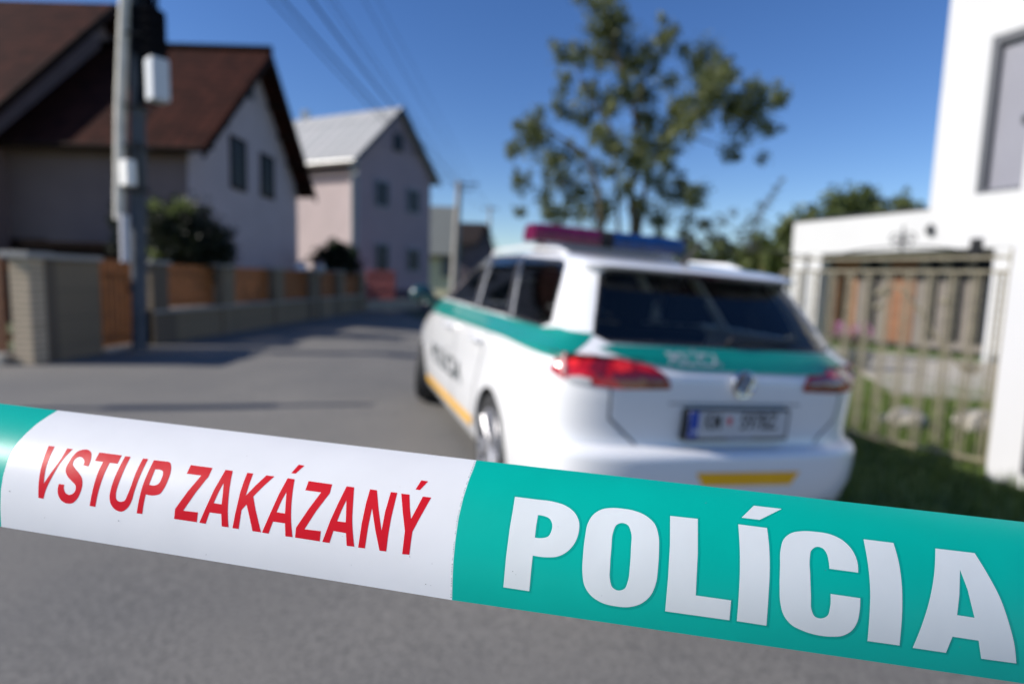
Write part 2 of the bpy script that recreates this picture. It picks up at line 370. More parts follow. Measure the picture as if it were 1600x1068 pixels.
wg = empty('wooden_gate', (FX(8.8), 8.8, 0), 'orange stained wooden gate between the grey block wall and the utility pole', 'gate')
pick_panel('gate_panel', FY(157), FY(222), .06, 1.40, m_orwood, wg)
mb = MB(); mb.bx(FX(9.15)-.2, FX(9.15)+.02, 8.44, 9.35, 0.0, .05); mb.build('threshold', m_conc, wg)
mb = MB(); mb.bx(FX(9)-.125, FX(9)-.1, 9.16, 9.2, .9, 1.0); mb.tube([(FX(9)-.1, 9.18, .95), (FX(9)-.05, 9.18, .95), (FX(9)-.05, 9.07, .95)], .01, 6); mb.build('handle', m_black, wg)
fn = empty('street_fence', (FX(12), 12, 0), 'long low block wall carrying orange wooden panels between grey posts, left of the street', 'fence')
Ya = FY(235); Yb = FY(570)
mb = MB(); mb.add([(FX(Ya), Ya, 0), (FX(Yb), Yb, 0), (FX(Yb)-.25, Yb, 0), (FX(Ya)-.25, Ya, 0), (FX(Ya), Ya, .54), (FX(Yb), Yb, .54), (FX(Yb)-.25, Yb, .54), (FX(Ya)-.25, Ya, .54)], [(0, 1, 5, 4), (1, 2, 6, 5), (2, 3, 7, 6), (3, 0, 4, 7), (4, 5, 6, 7), (0, 3, 2, 1)])
mb.build('base_wall', m_block_shade, fn)
mb = MB(); mb.add([(FX(Ya)+.04, Ya, .541), (FX(Yb)+.04, Yb, .541), (FX(Yb)-.29, Yb, .541), (FX(Ya)-.29, Ya, .541), (FX(Ya)+.04, Ya, .585), (FX(Yb)+.04, Yb, .585), (FX(Yb)-.29, Yb, .585), (FX(Ya)-.29, Ya, .585)], [(0, 1, 5, 4), (1, 2, 6, 5), (2, 3, 7, 6), (3, 0, 4, 7), (4, 5, 6, 7), (0, 3, 2, 1)])
mb.build('base_coping', m_stonecap, fn)
posts = [(235, 262), (345, 366), (428, 443), (486, 497), (528, 538), (562, 570)]
for a, b_ in posts:
    y0, y1 = FY(a), FY(b_); y1 = min(y1, y0+.5); y0b = y0
    mb = MB(); mb.bx(FX(y0)-.33, FX(y0)+.03, y0b, y1, 0, 1.36); mb.build('post', m_block_shade, fn)
    mb = MB(); mb.bx(FX(y0)-.37, FX(y0)+.07, y0b-.04, y1+.04, 1.36, 1.42); mb.build('post_cap', m_stonecap, fn)
for (a, b_), (c, d) in zip(posts[:-1], posts[1:]):
    y0 = min(FY(b_), FY(a)+.5); pick_panel('panel', y0+.03, FY(c)-.03, .60, 1.37, m_orwood, fn)
gt = empty('brown_gate', (-7.2, 7.2, 0), 'dark brown wooden gate with an arched top at the left edge, beside the beige pillar', 'gate')
mb = MB()
for i in range(22):
    x = -6.50-i*.105; t = i/21; mb.bx(x-.095, x, 7.25, 7.28, .16, 1.38+.42*math.sin(min(1, t*1.5)*math.pi/2))
mb.bx(-8.8, -6.46, 7.28, 7.32, .3, .38); mb.bx(-8.8, -6.46, 7.28, 7.32, 1.2, 1.28)
mb.build('gate_boards', m_brwood, gt)
MB().bx(-9.2, -6.43, 7.10, 7.45, 0, .14).build('stone_sill', m_paving, gt, bevel=.01)
# off-frame post whose shadow falls over the road
sp = empty('roadside_post', (-5.45, 4.75, 0), 'thin grey post standing left of the camera view, its shadow lying across the road', 'post')
MB().tube([(-5.45, 4.75, 0), (-5.45, 4.75, 2.7)], .05, 10).build('pole', m_galv, sp, smooth=True)
MB().tube([(-5.45, 4.75, 1.2), (-5.45, 4.75, 2.1)], .10, 10).build('shadow_sleeve', m_galv, sp, smooth=True)  # added to widen the middle of the post's cast shadow

# ------------------------------------------------------------------ near utility pole
PY = 8.75; PX = at(216, 500, 8.75).x
pl = empty('utility_pole', (PX, PY, 0), 'tall concrete utility pole with white boxes and a black cable bundle at the left fence', 'utility pole', 'concrete utility poles')
m_mast_shade = mat('shade_dark_concrete', (.10, .11, .125), .95, var=.2, vscale=3, spec=.1); m_cable = mat('matt_cable', (.008, .008, .010), .95, spec=.05)  # mast colour darkened to stand for the shaded side of the pole
mb = MB(); mb.tube([(PX, PY, 0), (PX+.32, PY, 9.4)], [.105, .095], 14); mb.build('mast', m_mast_shade, pl, smooth=True)
def pz(py, Y=PY): return at(215, py, Y).z
def pxx(px, py, Y=PY): return at(px, py, Y).x
mb = MB(); mb.tube([(pxx(211, 420)+0.0, PY-.2, pz(410)), (pxx(209, 340), PY-.2, pz(338))], .065, 10); mb.build('conduit', mat('white_pipe', (.55, .54, .56), .5), pl, smooth=True)
mb = MB(); mb.tube([(pxx(197, 340), PY-.15, pz(345)), (pxx(199, 180), PY-.15, pz(180)), (pxx(205, 0), PY-.13, pz(0)), (pxx(208, -150), PY-.12, 9.3)], [.072, .074, .072, .06], 12); mb.build('second_mast', mat('pale_concrete', (.66, .62, .54), .8, var=.15), pl, smooth=True)
mw = mat('white_box', (.85, .83, .78), .45)
mb = MB(); a = at(169, 247, PY-.35); c = at(206, 289, PY-.35); mb.box(((a.x+c.x)/2, PY-.2, (a.z+c.z)/2), (.30, .14, a.z-c.z), (Vector((.82, -.57, 0)), Vector((.57, .82, 0)), Vector((0, 0, 1)))); mb.build('meter_box', mw, pl, bevel=.02)
ax = (Vector((.80, -.6, 0)), Vector((.6, .80, 0)), Vector((0, 0, 1)))
a = at(219, 89, PY-.3); c = at(262, 157, PY-.3); mb = MB(); mb.box(((a.x+c.x)/2, PY-.22, (a.z+c.z)/2), (.24, .26, a.z-c.z), (Vector((.62, .78, 0)), Vector((-.78, .62, 0)), Vector((0, 0, 1)))); o = mb.build('cable_cabinet', mat('grey_white_box', (.60, .62, .64), .45), pl, bevel=.02)
mb = MB()
for i in range(9):
    an = i*1.7; x0 = PX+.16+.10*math.cos(an); y0 = PY-.05+.08*math.sin(an)
    pts = [(x0+.035*(pz(165)+(9.0-pz(165))*k/14)+.04*math.sin(k*.9+i), y0, pz(165)+(9.0-pz(165))*k/14) for k in range(15)]
    mb.tube(pts, .022, 6)
for i in range(5):
    zc = pz(85)+i*.14; r_ = .13+.05*(i % 2)
    mb.tube([(PX+.38+r_*math.cos(t*.5236), PY-.04+.1*math.sin(t*.5236), zc+.03*math.sin(t)) for t in range(13)], .035, 6)
mb.bx(PX+.14, PX+.50, PY-.12, PY+.14, pz(88), pz(14)); mb.build('cable_bundle', m_cable, pl, smooth=True)
MB().tube([(PX+.13, PY-.1, pz(300)), (PX+.14, PY-.1, pz(225))], .08, 10).build('junction_sleeve', m_black, pl, smooth=True)
for zz in (pz(170), pz(232), pz(296), pz(60)): MB().tube([(PX+.04*zz+.17*math.cos(k*.5236)-.03, PY-.03+.17*math.sin(k*.5236), zz) for k in range(13)], .02, 6, cap=False).build('clamp', m_black, pl, smooth=True)
for zz, L in ((7.4, 1.4), (9.1, 2.0)):
    mb = MB(); mb.bx(PX-L/2+.6, PX+L/2+.6, PY-.06, PY+.06, zz-.05, zz+.05); mb.build('crossarm', m_galv, pl)
# far pole
FPY = 36.0; fa = at(711, 440, FPY); fb = at(718, 284, FPY)
fp = empty('utility_pole', (fa.x, FPY, 0), 'far concrete utility pole with a crossarm standing beside the grey-roofed house', 'utility pole', 'concrete utility poles')
mb = MB(); mb.tube([(fa.x-.08, FPY, 0), (fb.x, FPY, fb.z)], [.27, .17], 12); mb.build('mast', m_conc, fp, smooth=True)
mb = MB(); mb.bx(fb.x-.3, fb.x+1.2, FPY-.05, FPY+.05, fb.z-.18, fb.z-.08); mb.bx(fb.x-.2, fb.x+.9, FPY-.05, FPY+.05, fb.z-.5, fb.z-.42); mb.build('crossarm', m_dark, fp)
fp2Y = 58; f2a = at(762, 440, fp2Y); f2b = at(766, 322, fp2Y)
fp2 = empty('utility_pole', (f2a.x, fp2Y, 0), 'thin farthest utility pole rising over the dark brown roof at the end of the street', 'utility pole', 'concrete utility poles')
MB().tube([(f2a.x, fp2Y, 0), (f2b.x, fp2Y, f2b.z)], [.16, .12], 10).build('mast', m_conc, fp2, smooth=True)
MB().bx(f2b.x-.8, f2b.x+.8, fp2Y-.05, fp2Y+.05, f2b.z-.3, f2b.z-.2).build('crossarm', m_dark, fp2)
# overhead wires
wires = [(-0.25, 7.4, .022, .35, -.2, -.45), (-.02, 7.42, .030, .30, 0, -.42), (.35, 7.9, .034, .45, .1, -.1), (.55, 8.3, .014, .3, .4, -.1), (.95, 9.1, .014, .3, .7, -.1), (1.2, 9.15, .010, .15, 1.1, -.1), (-.1, 9.15, .010, .5, .2, -.05)]
wl = ['lowest thick overhead cable from the near pole', 'thick overhead cable just above the lowest one', 'thickest twisted overhead cable in the middle of the span', 'thin overhead wire fourth from below', 'thin overhead wire on the right of the near crossarm', 'rightmost and thinnest overhead wire', 'topmost thin overhead wire above the near pole']
m_wire = mat('wire_rubber', (.03, .035, .045), .6)
for (dx, z0, r_, sag, ex, ez), lab in zip(wires, wl):
    A = Vector((PX+.30+dx, PY, z0)); B = Vector((fb.x+ex, FPY, fb.z+ez)); pts = []
    for k in range(25):
        t = k/24; p = A.lerp(B, t); p.z -= sag*4*t*(1-t); pts.append(p)
    mb = MB(); mb.tube(pts, r_*.72, 6); o = mb.build('overhead_wire', m_wire, smooth=True)
    tag(o, lab+', running to the far pole', 'wire', 'overhead wires')
B2 = Vector((f2b.x, fp2Y, f2b.z-.2))
for i, (ex, lab) in enumerate(((-.2, 'left thin wire between the two far poles'), (.9, 'right thin wire between the two far poles'))):
    A = Vector((fb.x+ex, FPY, fb.z-.1)); pts = [A.lerp(B2+Vector((ex, 0, 0)), k/8)-Vector((0, 0, .5*4*(k/8)*(1-k/8))) for k in range(9)]
    tag(MB().tube(pts, .015, 5).build('overhead_wire', m_wire, smooth=True), lab, 'wire', 'overhead wires')

# ------------------------------------------------------------------ brown-roofed house
hs = empty('brown_roofed_house', (-11, 16.6, 0), 'house with red-brown tiled roofs and blue-grey gable behind the wooden fence', 'house')
GX = -7.55; HF, HB, HR = 13.4, 20.0, 16.75; EZ, RZ = 4.25, 7.48
def winbox(parent, quad, depth_dir, name='window', frame=m_dkwood, glass=m_hglass, fw=.07, sash=True):
    # quad: origin corner, width vector, height vector ; depth_dir points outwards
    o_, wv, hv = map(Vector, quad); dd = Vector(depth_dir).normalized(); W_ = wv.length; H_ = hv.length; wu = wv/W_; hu = hv/H_
    mb = MB()
    for s, l, c in ((fw, H_, o_+wu*fw/2+hv/2), (fw, H_, o_+wv-wu*fw/2+hv/2)): mb.box(c-dd*.0, (fw, .09, l), (wu, dd, hu))
    for c in (o_+wv/2+hu*fw/2, o_+wv/2+hv-hu*fw/2): mb.box(c, (W_-2*fw-.004, .088, fw), (wu, dd, hu))
    if sash: mb.box(o_+wv/2+hv/2, (.045, .07, H_-2*fw-.004), (wu, dd, hu))
    fr = mb.build(name, frame, parent)
    g_ = MB().box(o_+wv/2+hv/2+dd*.012, (W_-2*fw-.002, .02, H_-2*fw-.002), (wu, dd, hu)); gg = g_.build('pane', glass, fr, local=False)
    # put pane in frame's space (frame sits at its parent's origin)
    off = Vector(parent.location)
    for v in gg.data.vertices: v.co = v.co-off
    return fr
def gable_wall(name, X0, X1, Yf, Yb, Yr, ez, rz, m, parent):   # body of a house whose ridge runs along X
    mb = MB(); p0 = [(X1, Yf, -.3), (X1, Yb, -.3), (X1, Yb, ez), (X1, Yr, rz), (X1, Yf, ez)]
    mb.prism(p0, (X0-X1, 0, 0)); return mb.build(name, m, parent)
k_ = (RZ-EZ)/(HR-HF)
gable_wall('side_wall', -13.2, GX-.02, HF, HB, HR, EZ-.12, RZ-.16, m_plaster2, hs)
MB().prism([(GX, HF-.003, -.3), (GX, HB+.003, -.3), (GX, HB+.003, EZ-.12), (GX, HR, RZ-.17), (GX, HF-.003, EZ-.12)], (-.02, 0, 0)).build('gable_wall', m_plaster, hs)
ov = .75; ox = .55
def roofpair(Xl, Xr, Yf, Yb, Yr, ez, rz, ovh, parent, m, names=('roof', 'roof'), th=.14):
    kf = (rz-ez)/(Yr-Yf); kb = (rz-ez)/(Yb-Yr)
    roofslab(names[0], (Xl, Yf-ovh, ez-ovh*kf), (Xr, Yf-ovh, ez-ovh*kf), (Xr, Yr, rz), (Xl, Yr, rz), th, m, parent)
    roofslab(names[1], (Xr, Yb+ovh, ez-ovh*kb), (Xl, Yb+ovh, ez-ovh*kb), (Xl, Yr+.003, rz), (Xr, Yr+.003, rz), th, m, parent)
roofpair(-12.6, GX+ox, HF, HB, HR, EZ+.1, RZ, .35, hs, m_tile)
mb = MB()   # barge boards and dark underside of the gable overhang
for Y0_, Y1_, z0_, z1_ in ((HF-.35, HR, EZ+.1-.35*.93-.16, RZ-.17), (HB+.35, HR, EZ+.1-.35*.96-.16, RZ-.17)):
    mb.prism([(GX+ox+.012, Y0_, z0_-.10), (GX+ox+.012, Y1_, z1_-.10), (GX+ox+.012, Y1_, z1_+.12), (GX+ox+.012, Y0_, z0_+.12)], (-.05, 0, 0))
mb.build('barge_board', m_dkwood, hs)
for t in range(5):
    for s_ in (0, 1):
        y = (HF+(HR-HF)*(t+.2)/4.6) if s_ == 0 else (HB-(HB-HR)*(t+.2)/4.6)
        z = EZ+(RZ-EZ)*((y-HF)/(HR-HF) if s_ == 0 else (HB-y)/(HB-HR))-.22
        MB().bx(GX, GX+ox-.05, y-.06, y+.06, z-.1, z+.02).build('rafter_end', m_dkwood, hs)
MB().tube([(-12.6, HF-.42, EZ-.30), (GX+ox, HF-.42, EZ-.30)], .07, 8).build('gutter', m_dkwood, hs, smooth=True)
for x0, x1, yt, yb in ((362, 386, 209, 293), (408, 428, 237, 306)):
    Yl = -GX/((800-x0)/889); Yr_ = -GX/((800-x1)/889); zt = at(x0, yt, Yl).z; zb = at(x0, yb, Yl).z
    winbox(hs, ((GX+.0, Yl, zb), (0, Yr_-Yl, 0), (0, 0, zt-zb)), (1, 0, 0))
MB().bx(GX-.02, GX+.03, 16.35, 16.75, 6.1, 6.55).build('attic_vent', m_dark, hs)
mb = MB(); mb.tube([(-12.6, HR, RZ+.03), (GX+ox, HR, RZ+.03)], .11, 8); mb.build('ridge_tiles', m_tile, hs, smooth=True)
# taller section on the left
UX = -11.75; UF, UB, UR = 12.4, 20.9, 16.62; UE, UZ = 4.4, 8.56
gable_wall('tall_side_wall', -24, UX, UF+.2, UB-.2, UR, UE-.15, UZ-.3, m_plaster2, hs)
roofpair(-24.5, UX+.5, UF, UB, UR, UE, UZ, .5, hs, m_tile, ('upper_roof', 'upper_roof'))
mb = MB()
for Y0_, z0_ in ((UF-.5, UE-.5-.15), (UB+.5, UE-.5-.15)):
    mb.prism([(UX+.45, Y0_, z0_-.02), (UX+.45, UR, UZ-.16), (UX+.45, UR, UZ-.19), (UX+.45, Y0_, z0_-.05)], (-.42, 0, 0))
mb.build('soffit', m_soffit, hs)
mb = MB()
for Y0_, z0_ in ((UF-.5, UE-.5-.15), (UB+.5, UE-.5-.15)):
    mb.prism([(UX+.52, Y0_, z0_-.10), (UX+.52, UR, UZ-.26), (UX+.52, UR, UZ+.02), (UX+.52, Y0_, z0_+.16)], (-.05, 0, 0))
mb.build('upper_barge_board', m_dkwood, hs)
mb = MB(); mb.bx(-11.9, -10.9, HF-.03, HF+.01, .4, 1.9); mb.build('dark_door', m_dkwood, hs)
mb = MB(); mb.bx(-10.2, -8.3, HF-1.2, HF-.4, 0, 1.72); mb.bx(-10.4, -8.1, HF-1.3, HF-.3, 1.72, 1.80); o = mb.build('garden_shed', m_dkwood)
tag(o, 'low dark brown shed seen just over the grey block wall', 'shed')

# ------------------------------------------------------------------ pink house
ph = empty('pink_house', (-6.15, 22.5, 0), 'pink two-storey house with pale sheet roof and gable wall darkened to suggest shade, down the street', 'house')
C1 = Vector((-6.15, 22.5, 0)); gu = Vector((.431, .902, 0)); wu = Vector((-.902, .431, 0)); GW = 5.0; WL = 9.0
eZ, rZ = 5.97, 8.25; Z = Vector((0, 0, 1))
def P(a, b_, z): return C1+gu*a+wu*b_+Z*z
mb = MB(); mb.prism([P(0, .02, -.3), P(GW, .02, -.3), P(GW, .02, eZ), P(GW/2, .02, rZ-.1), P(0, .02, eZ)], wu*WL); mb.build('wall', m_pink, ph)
MB().prism([P(-.004, 0, .75), P(GW+.004, 0, .75), P(GW+.004, 0, eZ), P(GW/2, 0, rZ-.1), P(-.004, 0, eZ)], wu*.02).build('gable_wall', m_pink_shade, ph)
MB().prism([P(-.03, -.04, -.3), P(GW+.03, -.04, -.3), P(GW+.03, -.04, .75), P(-.03, -.04, .75)], wu*(WL+.05)).build('plinth', m_plinth, ph)
kk = (rZ-eZ)/(GW/2)
roofslab('roof', P(-.45, WL+.3, eZ-.45*kk+.12), P(-.45, -.28, eZ-.45*kk+.12), P(GW/2, -.28, rZ+.1), P(GW/2, WL+.3, rZ+.1), .1, m_seam, ph)
roofslab('roof', P(GW+.45, -.28, eZ-.45*kk+.12), P(GW+.45, WL+.3, eZ-.45*kk+.12), P(GW/2+.003, WL+.3, rZ+.1), P(GW/2+.003, -.28, rZ+.1), .1, m_seam, ph)
mb = MB()
for a0, a1 in ((-.45, GW/2), (GW+.45, GW/2)):
    z0 = eZ-.45*kk+.12; mb.prism([P(a0, -.30, z0-.2), P(a1, -.30, rZ-.1), P(a1, -.30, rZ+.11), P(a0, -.30, z0+.01)], wu*.04)
mb.build('barge_board', m_dark, ph)
mb = MB(); mb.tube([P(-.5, -.3, eZ-.4), P(-.5, WL, eZ-.4)], .08, 8); mb.build('gutter', m_galv, ph, smooth=True)
mb = MB(); mb.tube([P(-.45, .05, eZ-.42), P(-.12, .15, eZ-.85), P(-.12, .15, 0)], .075, 8); mb.build('downpipe', m_white, ph, smooth=True)
mb = MB(); mb.box(P(-.02, .12, 3.2), (.30, .06, 5.2), (wu, gu, Z)); mb.build('corner_pilaster', m_white, ph)
def gpt(px, py):   # photo pixel on the gable plane
    d = ray(px, py); nn = wu; t = (C1-EYE).dot(nn)/d.dot(nn); return EYE+d*t
m_wwin = mat('pale_window_frame', (.30, .31, .38), .5)
for x0, x1, yt, yb, s_ in ((584, 607, 278, 322, True), (634, 655, 292, 332, True), (584, 607, 378, 428, True), (634, 655, 386, 424, True), (614, 628, 206, 234, False)):
    a = gpt(x0, yb); b_ = gpt(x1, yb); zt = gpt(x0, yt).z
    a0 = (a-C1).dot(gu); a1 = (b_-C1).dot(gu)
    winbox(ph, (P(a0, -.02, a.z), gu*(a1-a0), Z*(zt-a.z)), -wu, frame=m_wwin if s_ else m_dark, sash=s_)
mb = MB(); mb.tube([P(GW/2, 5.2, rZ-.2), P(GW/2, 5.2, rZ+.45)], .22, 4); mb.build('chimney', m_galv, ph)
# red fence on cream footing
rf = empty('red_fence', (-5.3, 21.6, 0), 'faded red wooden fence on a cream footing in front of the pink house', 'fence')
A = at(572, 480, 21.4); A.z = 0; B = at(652, 480, 23.2); B.z = 0; d = (B-A).normalized(); nn = Vector((-d.y, d.x, 0)); L = (B-A).length
MB().box((A+B)/2+Z*.2, (L, .3, .4), (d, nn, Z)).build('footing', m_paving, rf)
mb = MB(); n_ = 14; L2 = L*.55
for i in range(n_): mb.box(A+d*(L2*(i+.5)/n_)+Z*.95, (L2/n_*.75, .03, 1.1), (d, nn, Z))
mb.box(A+d*L2/2+Z*.75+nn*.03, (L2, .03, .08), (d, nn, Z)); mb.box(A+d*L2/2+Z*1.3+nn*.03, (L2, .03, .08), (d, nn, Z))
mb.build('pickets', mat('faded_red', (.30, .075, .07), .7, var=.2), rf)
# grey roofed house
gh = empty('grey_roofed_house', (-7, 46, 0), 'grey-green roofed house with cream wall beyond the pink house', 'house')
rz = at(690, 317, 46).z; ez = at(690, 392, 46).z
xr = at(712, 380, 46).x
MB().prism([(xr-.3, 44, -.3), (xr-.3, 52, -.3), (xr-.3, 52, ez), (xr-.3, 48, rz-.2), (xr-.3, 44, ez)], (-9, 0, 0)).build('wall', m_cream, gh)
roofslab('roof', (xr-9.5, 43.3, ez-.4), (xr, 43.3, ez-.4), (xr, 48, rz), (xr-9.5, 48, rz), .15, m_slate, gh)
roofslab('roof', (xr, 52.5, ez-.2), (xr-9.5, 52.5, ez-.2), (xr-9.5, 48, rz), (xr, 48, rz), .15, m_slate, gh)
mb = MB(); mb.prism([at(690, 432, 43.8), at(712, 432, 43.8), at(712, 385, 43.8), at(690, 392, 43.8)], (0, .2, 0)); mb.build('porch_panel', m_slate, gh)  # slate-coloured panel across the right end of the front wall
# dark brown house
dh = empty('dark_brown_house', (-3, 56, 0), 'small old house with dark brown roof at the far end of the street', 'house')
a = at(722, 352, 55); c = at(762, 352, 55); e = at(776, 385, 55)
MB().prism([(a.x-2, 54, -.3), (e.x-.3, 54, -.3), (e.x-.3, 54, e.z-.3), (c.x, 54, a.z-.3), (a.x-2, 54, a.z-.3)], (0, 7, 0)).build('wall', mat('grey_brown_wall', (.16, .13, .14), .9), dh)
mb = MB(); mb.prism([(a.x-2.3, 53.4, a.z), (c.x, 53.4, a.z), (c.x, 61.5, a.z), (a.x-2.3, 61.5, a.z)], (0, 0, .12)); mb.prism([(c.x, 53.4, a.z+.12), (e.x, 53.4, e.z), (e.x, 53.4, e.z-.15), (c.x, 53.4, a.z-.1)], (0, 8, 0)); 
mb.prism([(a.x-2.2, 53.3, a.z), (c.x-.1, 53.3, a.z), (a.x+1.6, 53.3, e.z+.2), (a.x-2.2, 53.3, e.z-.4)], (0, .4, 0)); mb.build('roof', m_dkroof, dh)

# ------------------------------------------------------------------ trees and bushes
def plant(name, label, cat, base, clumps, m, leafn, size, trunkpts=None, group=None, flat=1.0, stems=None, shell=.45):
    r = empty(name, base, label, cat, group)
    mb = MB()
    for c, rad in clumps: leaves(mb, c, rad, max(6, int(leafn*rad*rad)), size, flat, shell)
    mb.build('crown' if 'tree' in name else 'foliage', m, r)
    if stems:
        t = MB()
        for pts, rs in stems: t.tube(pts, rs, 8)
        t.build('trunk' if 'tree' in name else 'stem', m_bark, r, smooth=True)
    return r
TY = 19.0
cl = [(945, 22, 34), (938, -25, 36), (960, 64, 36), (881, 86, 19), (907, 82, 17), (1042, 56, 21), (1012, 82, 24), (1098, 94, 32), (1125, 118, 24), (1106, 142, 36), (1190, 152, 24), (1213, 153, 13), (1162, 195, 33), (1198, 200, 16), (1140, 238, 17), (1087, 176, 28), (990, 105, 26), (975, 142, 26), (919, 142, 17), (885, 121, 11), (911, 180, 22), (874, 163, 14), (836, 191, 21), (825, 222, 25), (802, 234, 14), (862, 247, 25), (817, 285, 17), (874, 283, 21), (907, 302, 25), (814, 330, 11), (862, 330, 20), (960, 225, 25), (993, 243, 27), (1031, 225, 27), (1068, 202, 26), (1012, 187, 19), (1042, 262, 18), (975, 292, 20), (1058, 303, 24), (1031, 337, 22), (1087, 316, 17), (937, 212, 18), (1010, 150, 20), (1140, 165, 20), (935, 330, 22)]
clumps = []
for px, py, r_ in cl:
    yy = TY+random.uniform(-1.6, 1.6); p = at(px, py, yy); clumps.append((p, r_/889*yy*1.02))
    for q in range(6):
        d_ = Vector([max(-1.3, min(1.3, random.gauss(0, .7))) for _q in range(3)])*r_/889*yy
        clumps.append((p+d_, r_/889*yy*random.uniform(.25, .5)))
for _ in range(125):   # finer sprays filling the heart of the crown
    a_ = random.choice(cl); b_ = random.choice(cl)
    if math.hypot(a_[0]-b_[0], a_[1]-b_[1]) > 110: continue
    t_ = random.random(); yy = TY+random.uniform(-1.8, 1.8); clumps.append((at(a_[0]+(b_[0]-a_[0])*t_, a_[1]+(b_[1]-a_[1])*t_, yy), random.uniform(10, 20)/889*yy))
for px, py, r_ in ((905, 335, 18), (950, 320, 18), (1000, 325, 20), (1075, 345, 16), (850, 305, 16), (980, 260, 18), (930, 265, 18), (1030, 290, 20), (870, 350, 14), (1095, 300, 16), (1045, 130, 20), (1060, 165, 20), (955, 170, 18)):
    clumps.append((at(px, py, TY), r_/889*TY))
base = at(975, 500, TY); base.z = 0
stems = []
def stem(pp, r0, r1): stems.append(([at(x, y, TY+dy) if y < 900 else Vector((at(x, 430, TY).x, TY+dy, -.2)) for x, y, dy in pp], [r0+(r1-r0)*i/(len(pp)-1) for i in range(len(pp))]))
stem([(990, 950, 0), (991, 348, 0), (985, 290, 0), (1003, 240, .2), (990, 170, .2), (965, 90, .1), (945, 20, 0), (942, -40, 0)], .15, .04)
stem([(985, 950, .3), (1000, 345, .3), (1012, 275, .3), (1040, 210, .4), (1090, 150, .5), (1110, 100, .6)], .11, .03)
stem([(972, 950, -.3), (940, 360, -.3), (934, 290, -.3), (915, 240, -.4), (860, 205, -.5), (830, 190, -.6)], .09, .03)
stem([(978, 950, .5), (966, 350, .5), (962, 280, .4), (955, 200, .3), (920, 150, .3), (895, 90, 0)], .08, .025)
for q in ((1090, 150, 1190, 150), (1070, 175, 1160, 200), (1012, 275, 1065, 300), (934, 290, 870, 290), (915, 240, 830, 225), (990, 170, 1040, 60), (965, 90, 890, 85), (940, 340, 860, 330), (1040, 210, 1140, 235)):
    stem([(q[0], q[1], .1), ((q[0]+q[2])/2, (q[1]+q[3])/2-6, .2), (q[2], q[3], .3)], .04, .015)
plant('broadleaf_tree', 'tall loose-crowned green tree with several trunks rising behind the police car', 'tree', base, clumps, m_leaf, 1350, .075, stems=stems)
# sparse young tree
cl2 = [(1180, 348, 20), (1192, 322, 13), (1212, 292, 8), (1222, 282, 6), (1160, 368, 20), (1132, 345, 15), (1196, 365, 15), (1148, 330, 10), (1110, 372, 18), (1205, 308, 7)]
yy = 25.0; b0 = at(1170, 480, yy); b0.z = 0
plant('young_tree', 'sparse thin young tree with small grey-green leaves left of the carport', 'tree', b0, [(at(x, y, yy+random.uniform(-.5, .5)), r_/889*yy) for x, y, r_ in cl2], m_leafg, 420, .09,
      stems=[([b0, at(1172, 400, yy), at(1182, 345, yy), at(1205, 305, yy), at(1222, 280, yy)], [.08, .07, .05, .03, .015]), ([at(1172, 400, yy), at(1150, 365, yy), at(1130, 342, yy)], [.03, .02, .01])])
# background trees
def bgtree(label, cls, yy, m, den=170, size=.2, name='background_tree', group='trees beyond the carport'):
    cx = sum(c[0] for c in cls)/len(cls); b0 = at(cx, 440, yy); b0.z = 0
    cc = []
    for x, y, r_ in cls:
        p = at(x, y, yy+random.uniform(-1, 1)); cc.append((p, r_/889*yy))
        for q in range(4): cc.append((p+Vector((random.uniform(-1, 1), random.uniform(-1, 1), random.uniform(-1, 1)))*r_/889*yy*.8, r_/889*yy*.4))
    return plant(name, label, 'tree', b0, cc, m, den, size, group=group, stems=[([b0, b0.lerp(Vector(cc[0][0]), .5), cc[0][0]], [.3, .22, .1])])
bgtree('round-topped dark green tree directly above the carport roof', [(1310, 325, 32), (1345, 322, 30), (1300, 365, 40), (1345, 370, 40)], 30, m_leafm, 420)
bgtree('smaller tree to the right, just left of the tall white facade', [(1402, 326, 24), (1420, 350, 28), (1390, 355, 26)], 31, m_leafm, 420)
bgtree('dark green tree at the left end of the carport', [(1248, 352, 26), (1230, 385, 28), (1262, 380, 25)], 29, m_leafm, 420)
bgtree('low bushy tree just right of the blue end of the light bar', [(1200, 398, 22), (1165, 402, 20), (1215, 420, 25)], 27, m_leafm, 450)
bgtree('low tree behind the roof of the police car, under the big tree', [(1120, 400, 20), (1080, 396, 14), (1030, 385, 18), (980, 395, 20)], 26, m_leafm, 450)
bgtree('loose grey-green trees right behind the light bar, thinning towards the sky', [(1075, 372, 15), (1105, 352, 12), (1120, 378, 18), (1060, 395, 18), (1090, 400, 20), (1140, 395, 18)], 28, m_leafg, 260)
bgtree('pale green bushes at the left foot of the carport', [(1190, 385, 18), (1205, 410, 22), (1225, 405, 20), (1175, 415, 24), (1235, 425, 25)], 24, m_leafm, 450)
def bush(label, px, pyt, pyb, rpx, Y, m, extra=(), den=700, size=.05):
    b0 = at(px, pyb, Y); b0.z = 0; cc = []
    for x, y, r_ in extra: cc.append((at(x, y, Y+random.uniform(-.2, .2)), r_/889*Y))
    return plant('bush', label, 'bush', b0, cc, m, den, size, group='bushes behind the street fence', stems=[([b0, Vector((b0.x, Y, 1.2))], [.06, .03])])
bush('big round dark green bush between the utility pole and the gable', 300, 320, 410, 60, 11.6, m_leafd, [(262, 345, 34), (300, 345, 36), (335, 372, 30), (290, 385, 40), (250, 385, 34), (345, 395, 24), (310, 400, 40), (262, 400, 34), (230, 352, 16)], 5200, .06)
bush('bright yellow-green shrub tops sticking up beside the utility pole', 250, 320, 400, 20, 10.9, m_leafy, [(243, 322, 12), (285, 318, 12), (240, 398, 10), (268, 330, 9), (300, 328, 8)], 3000, .045)
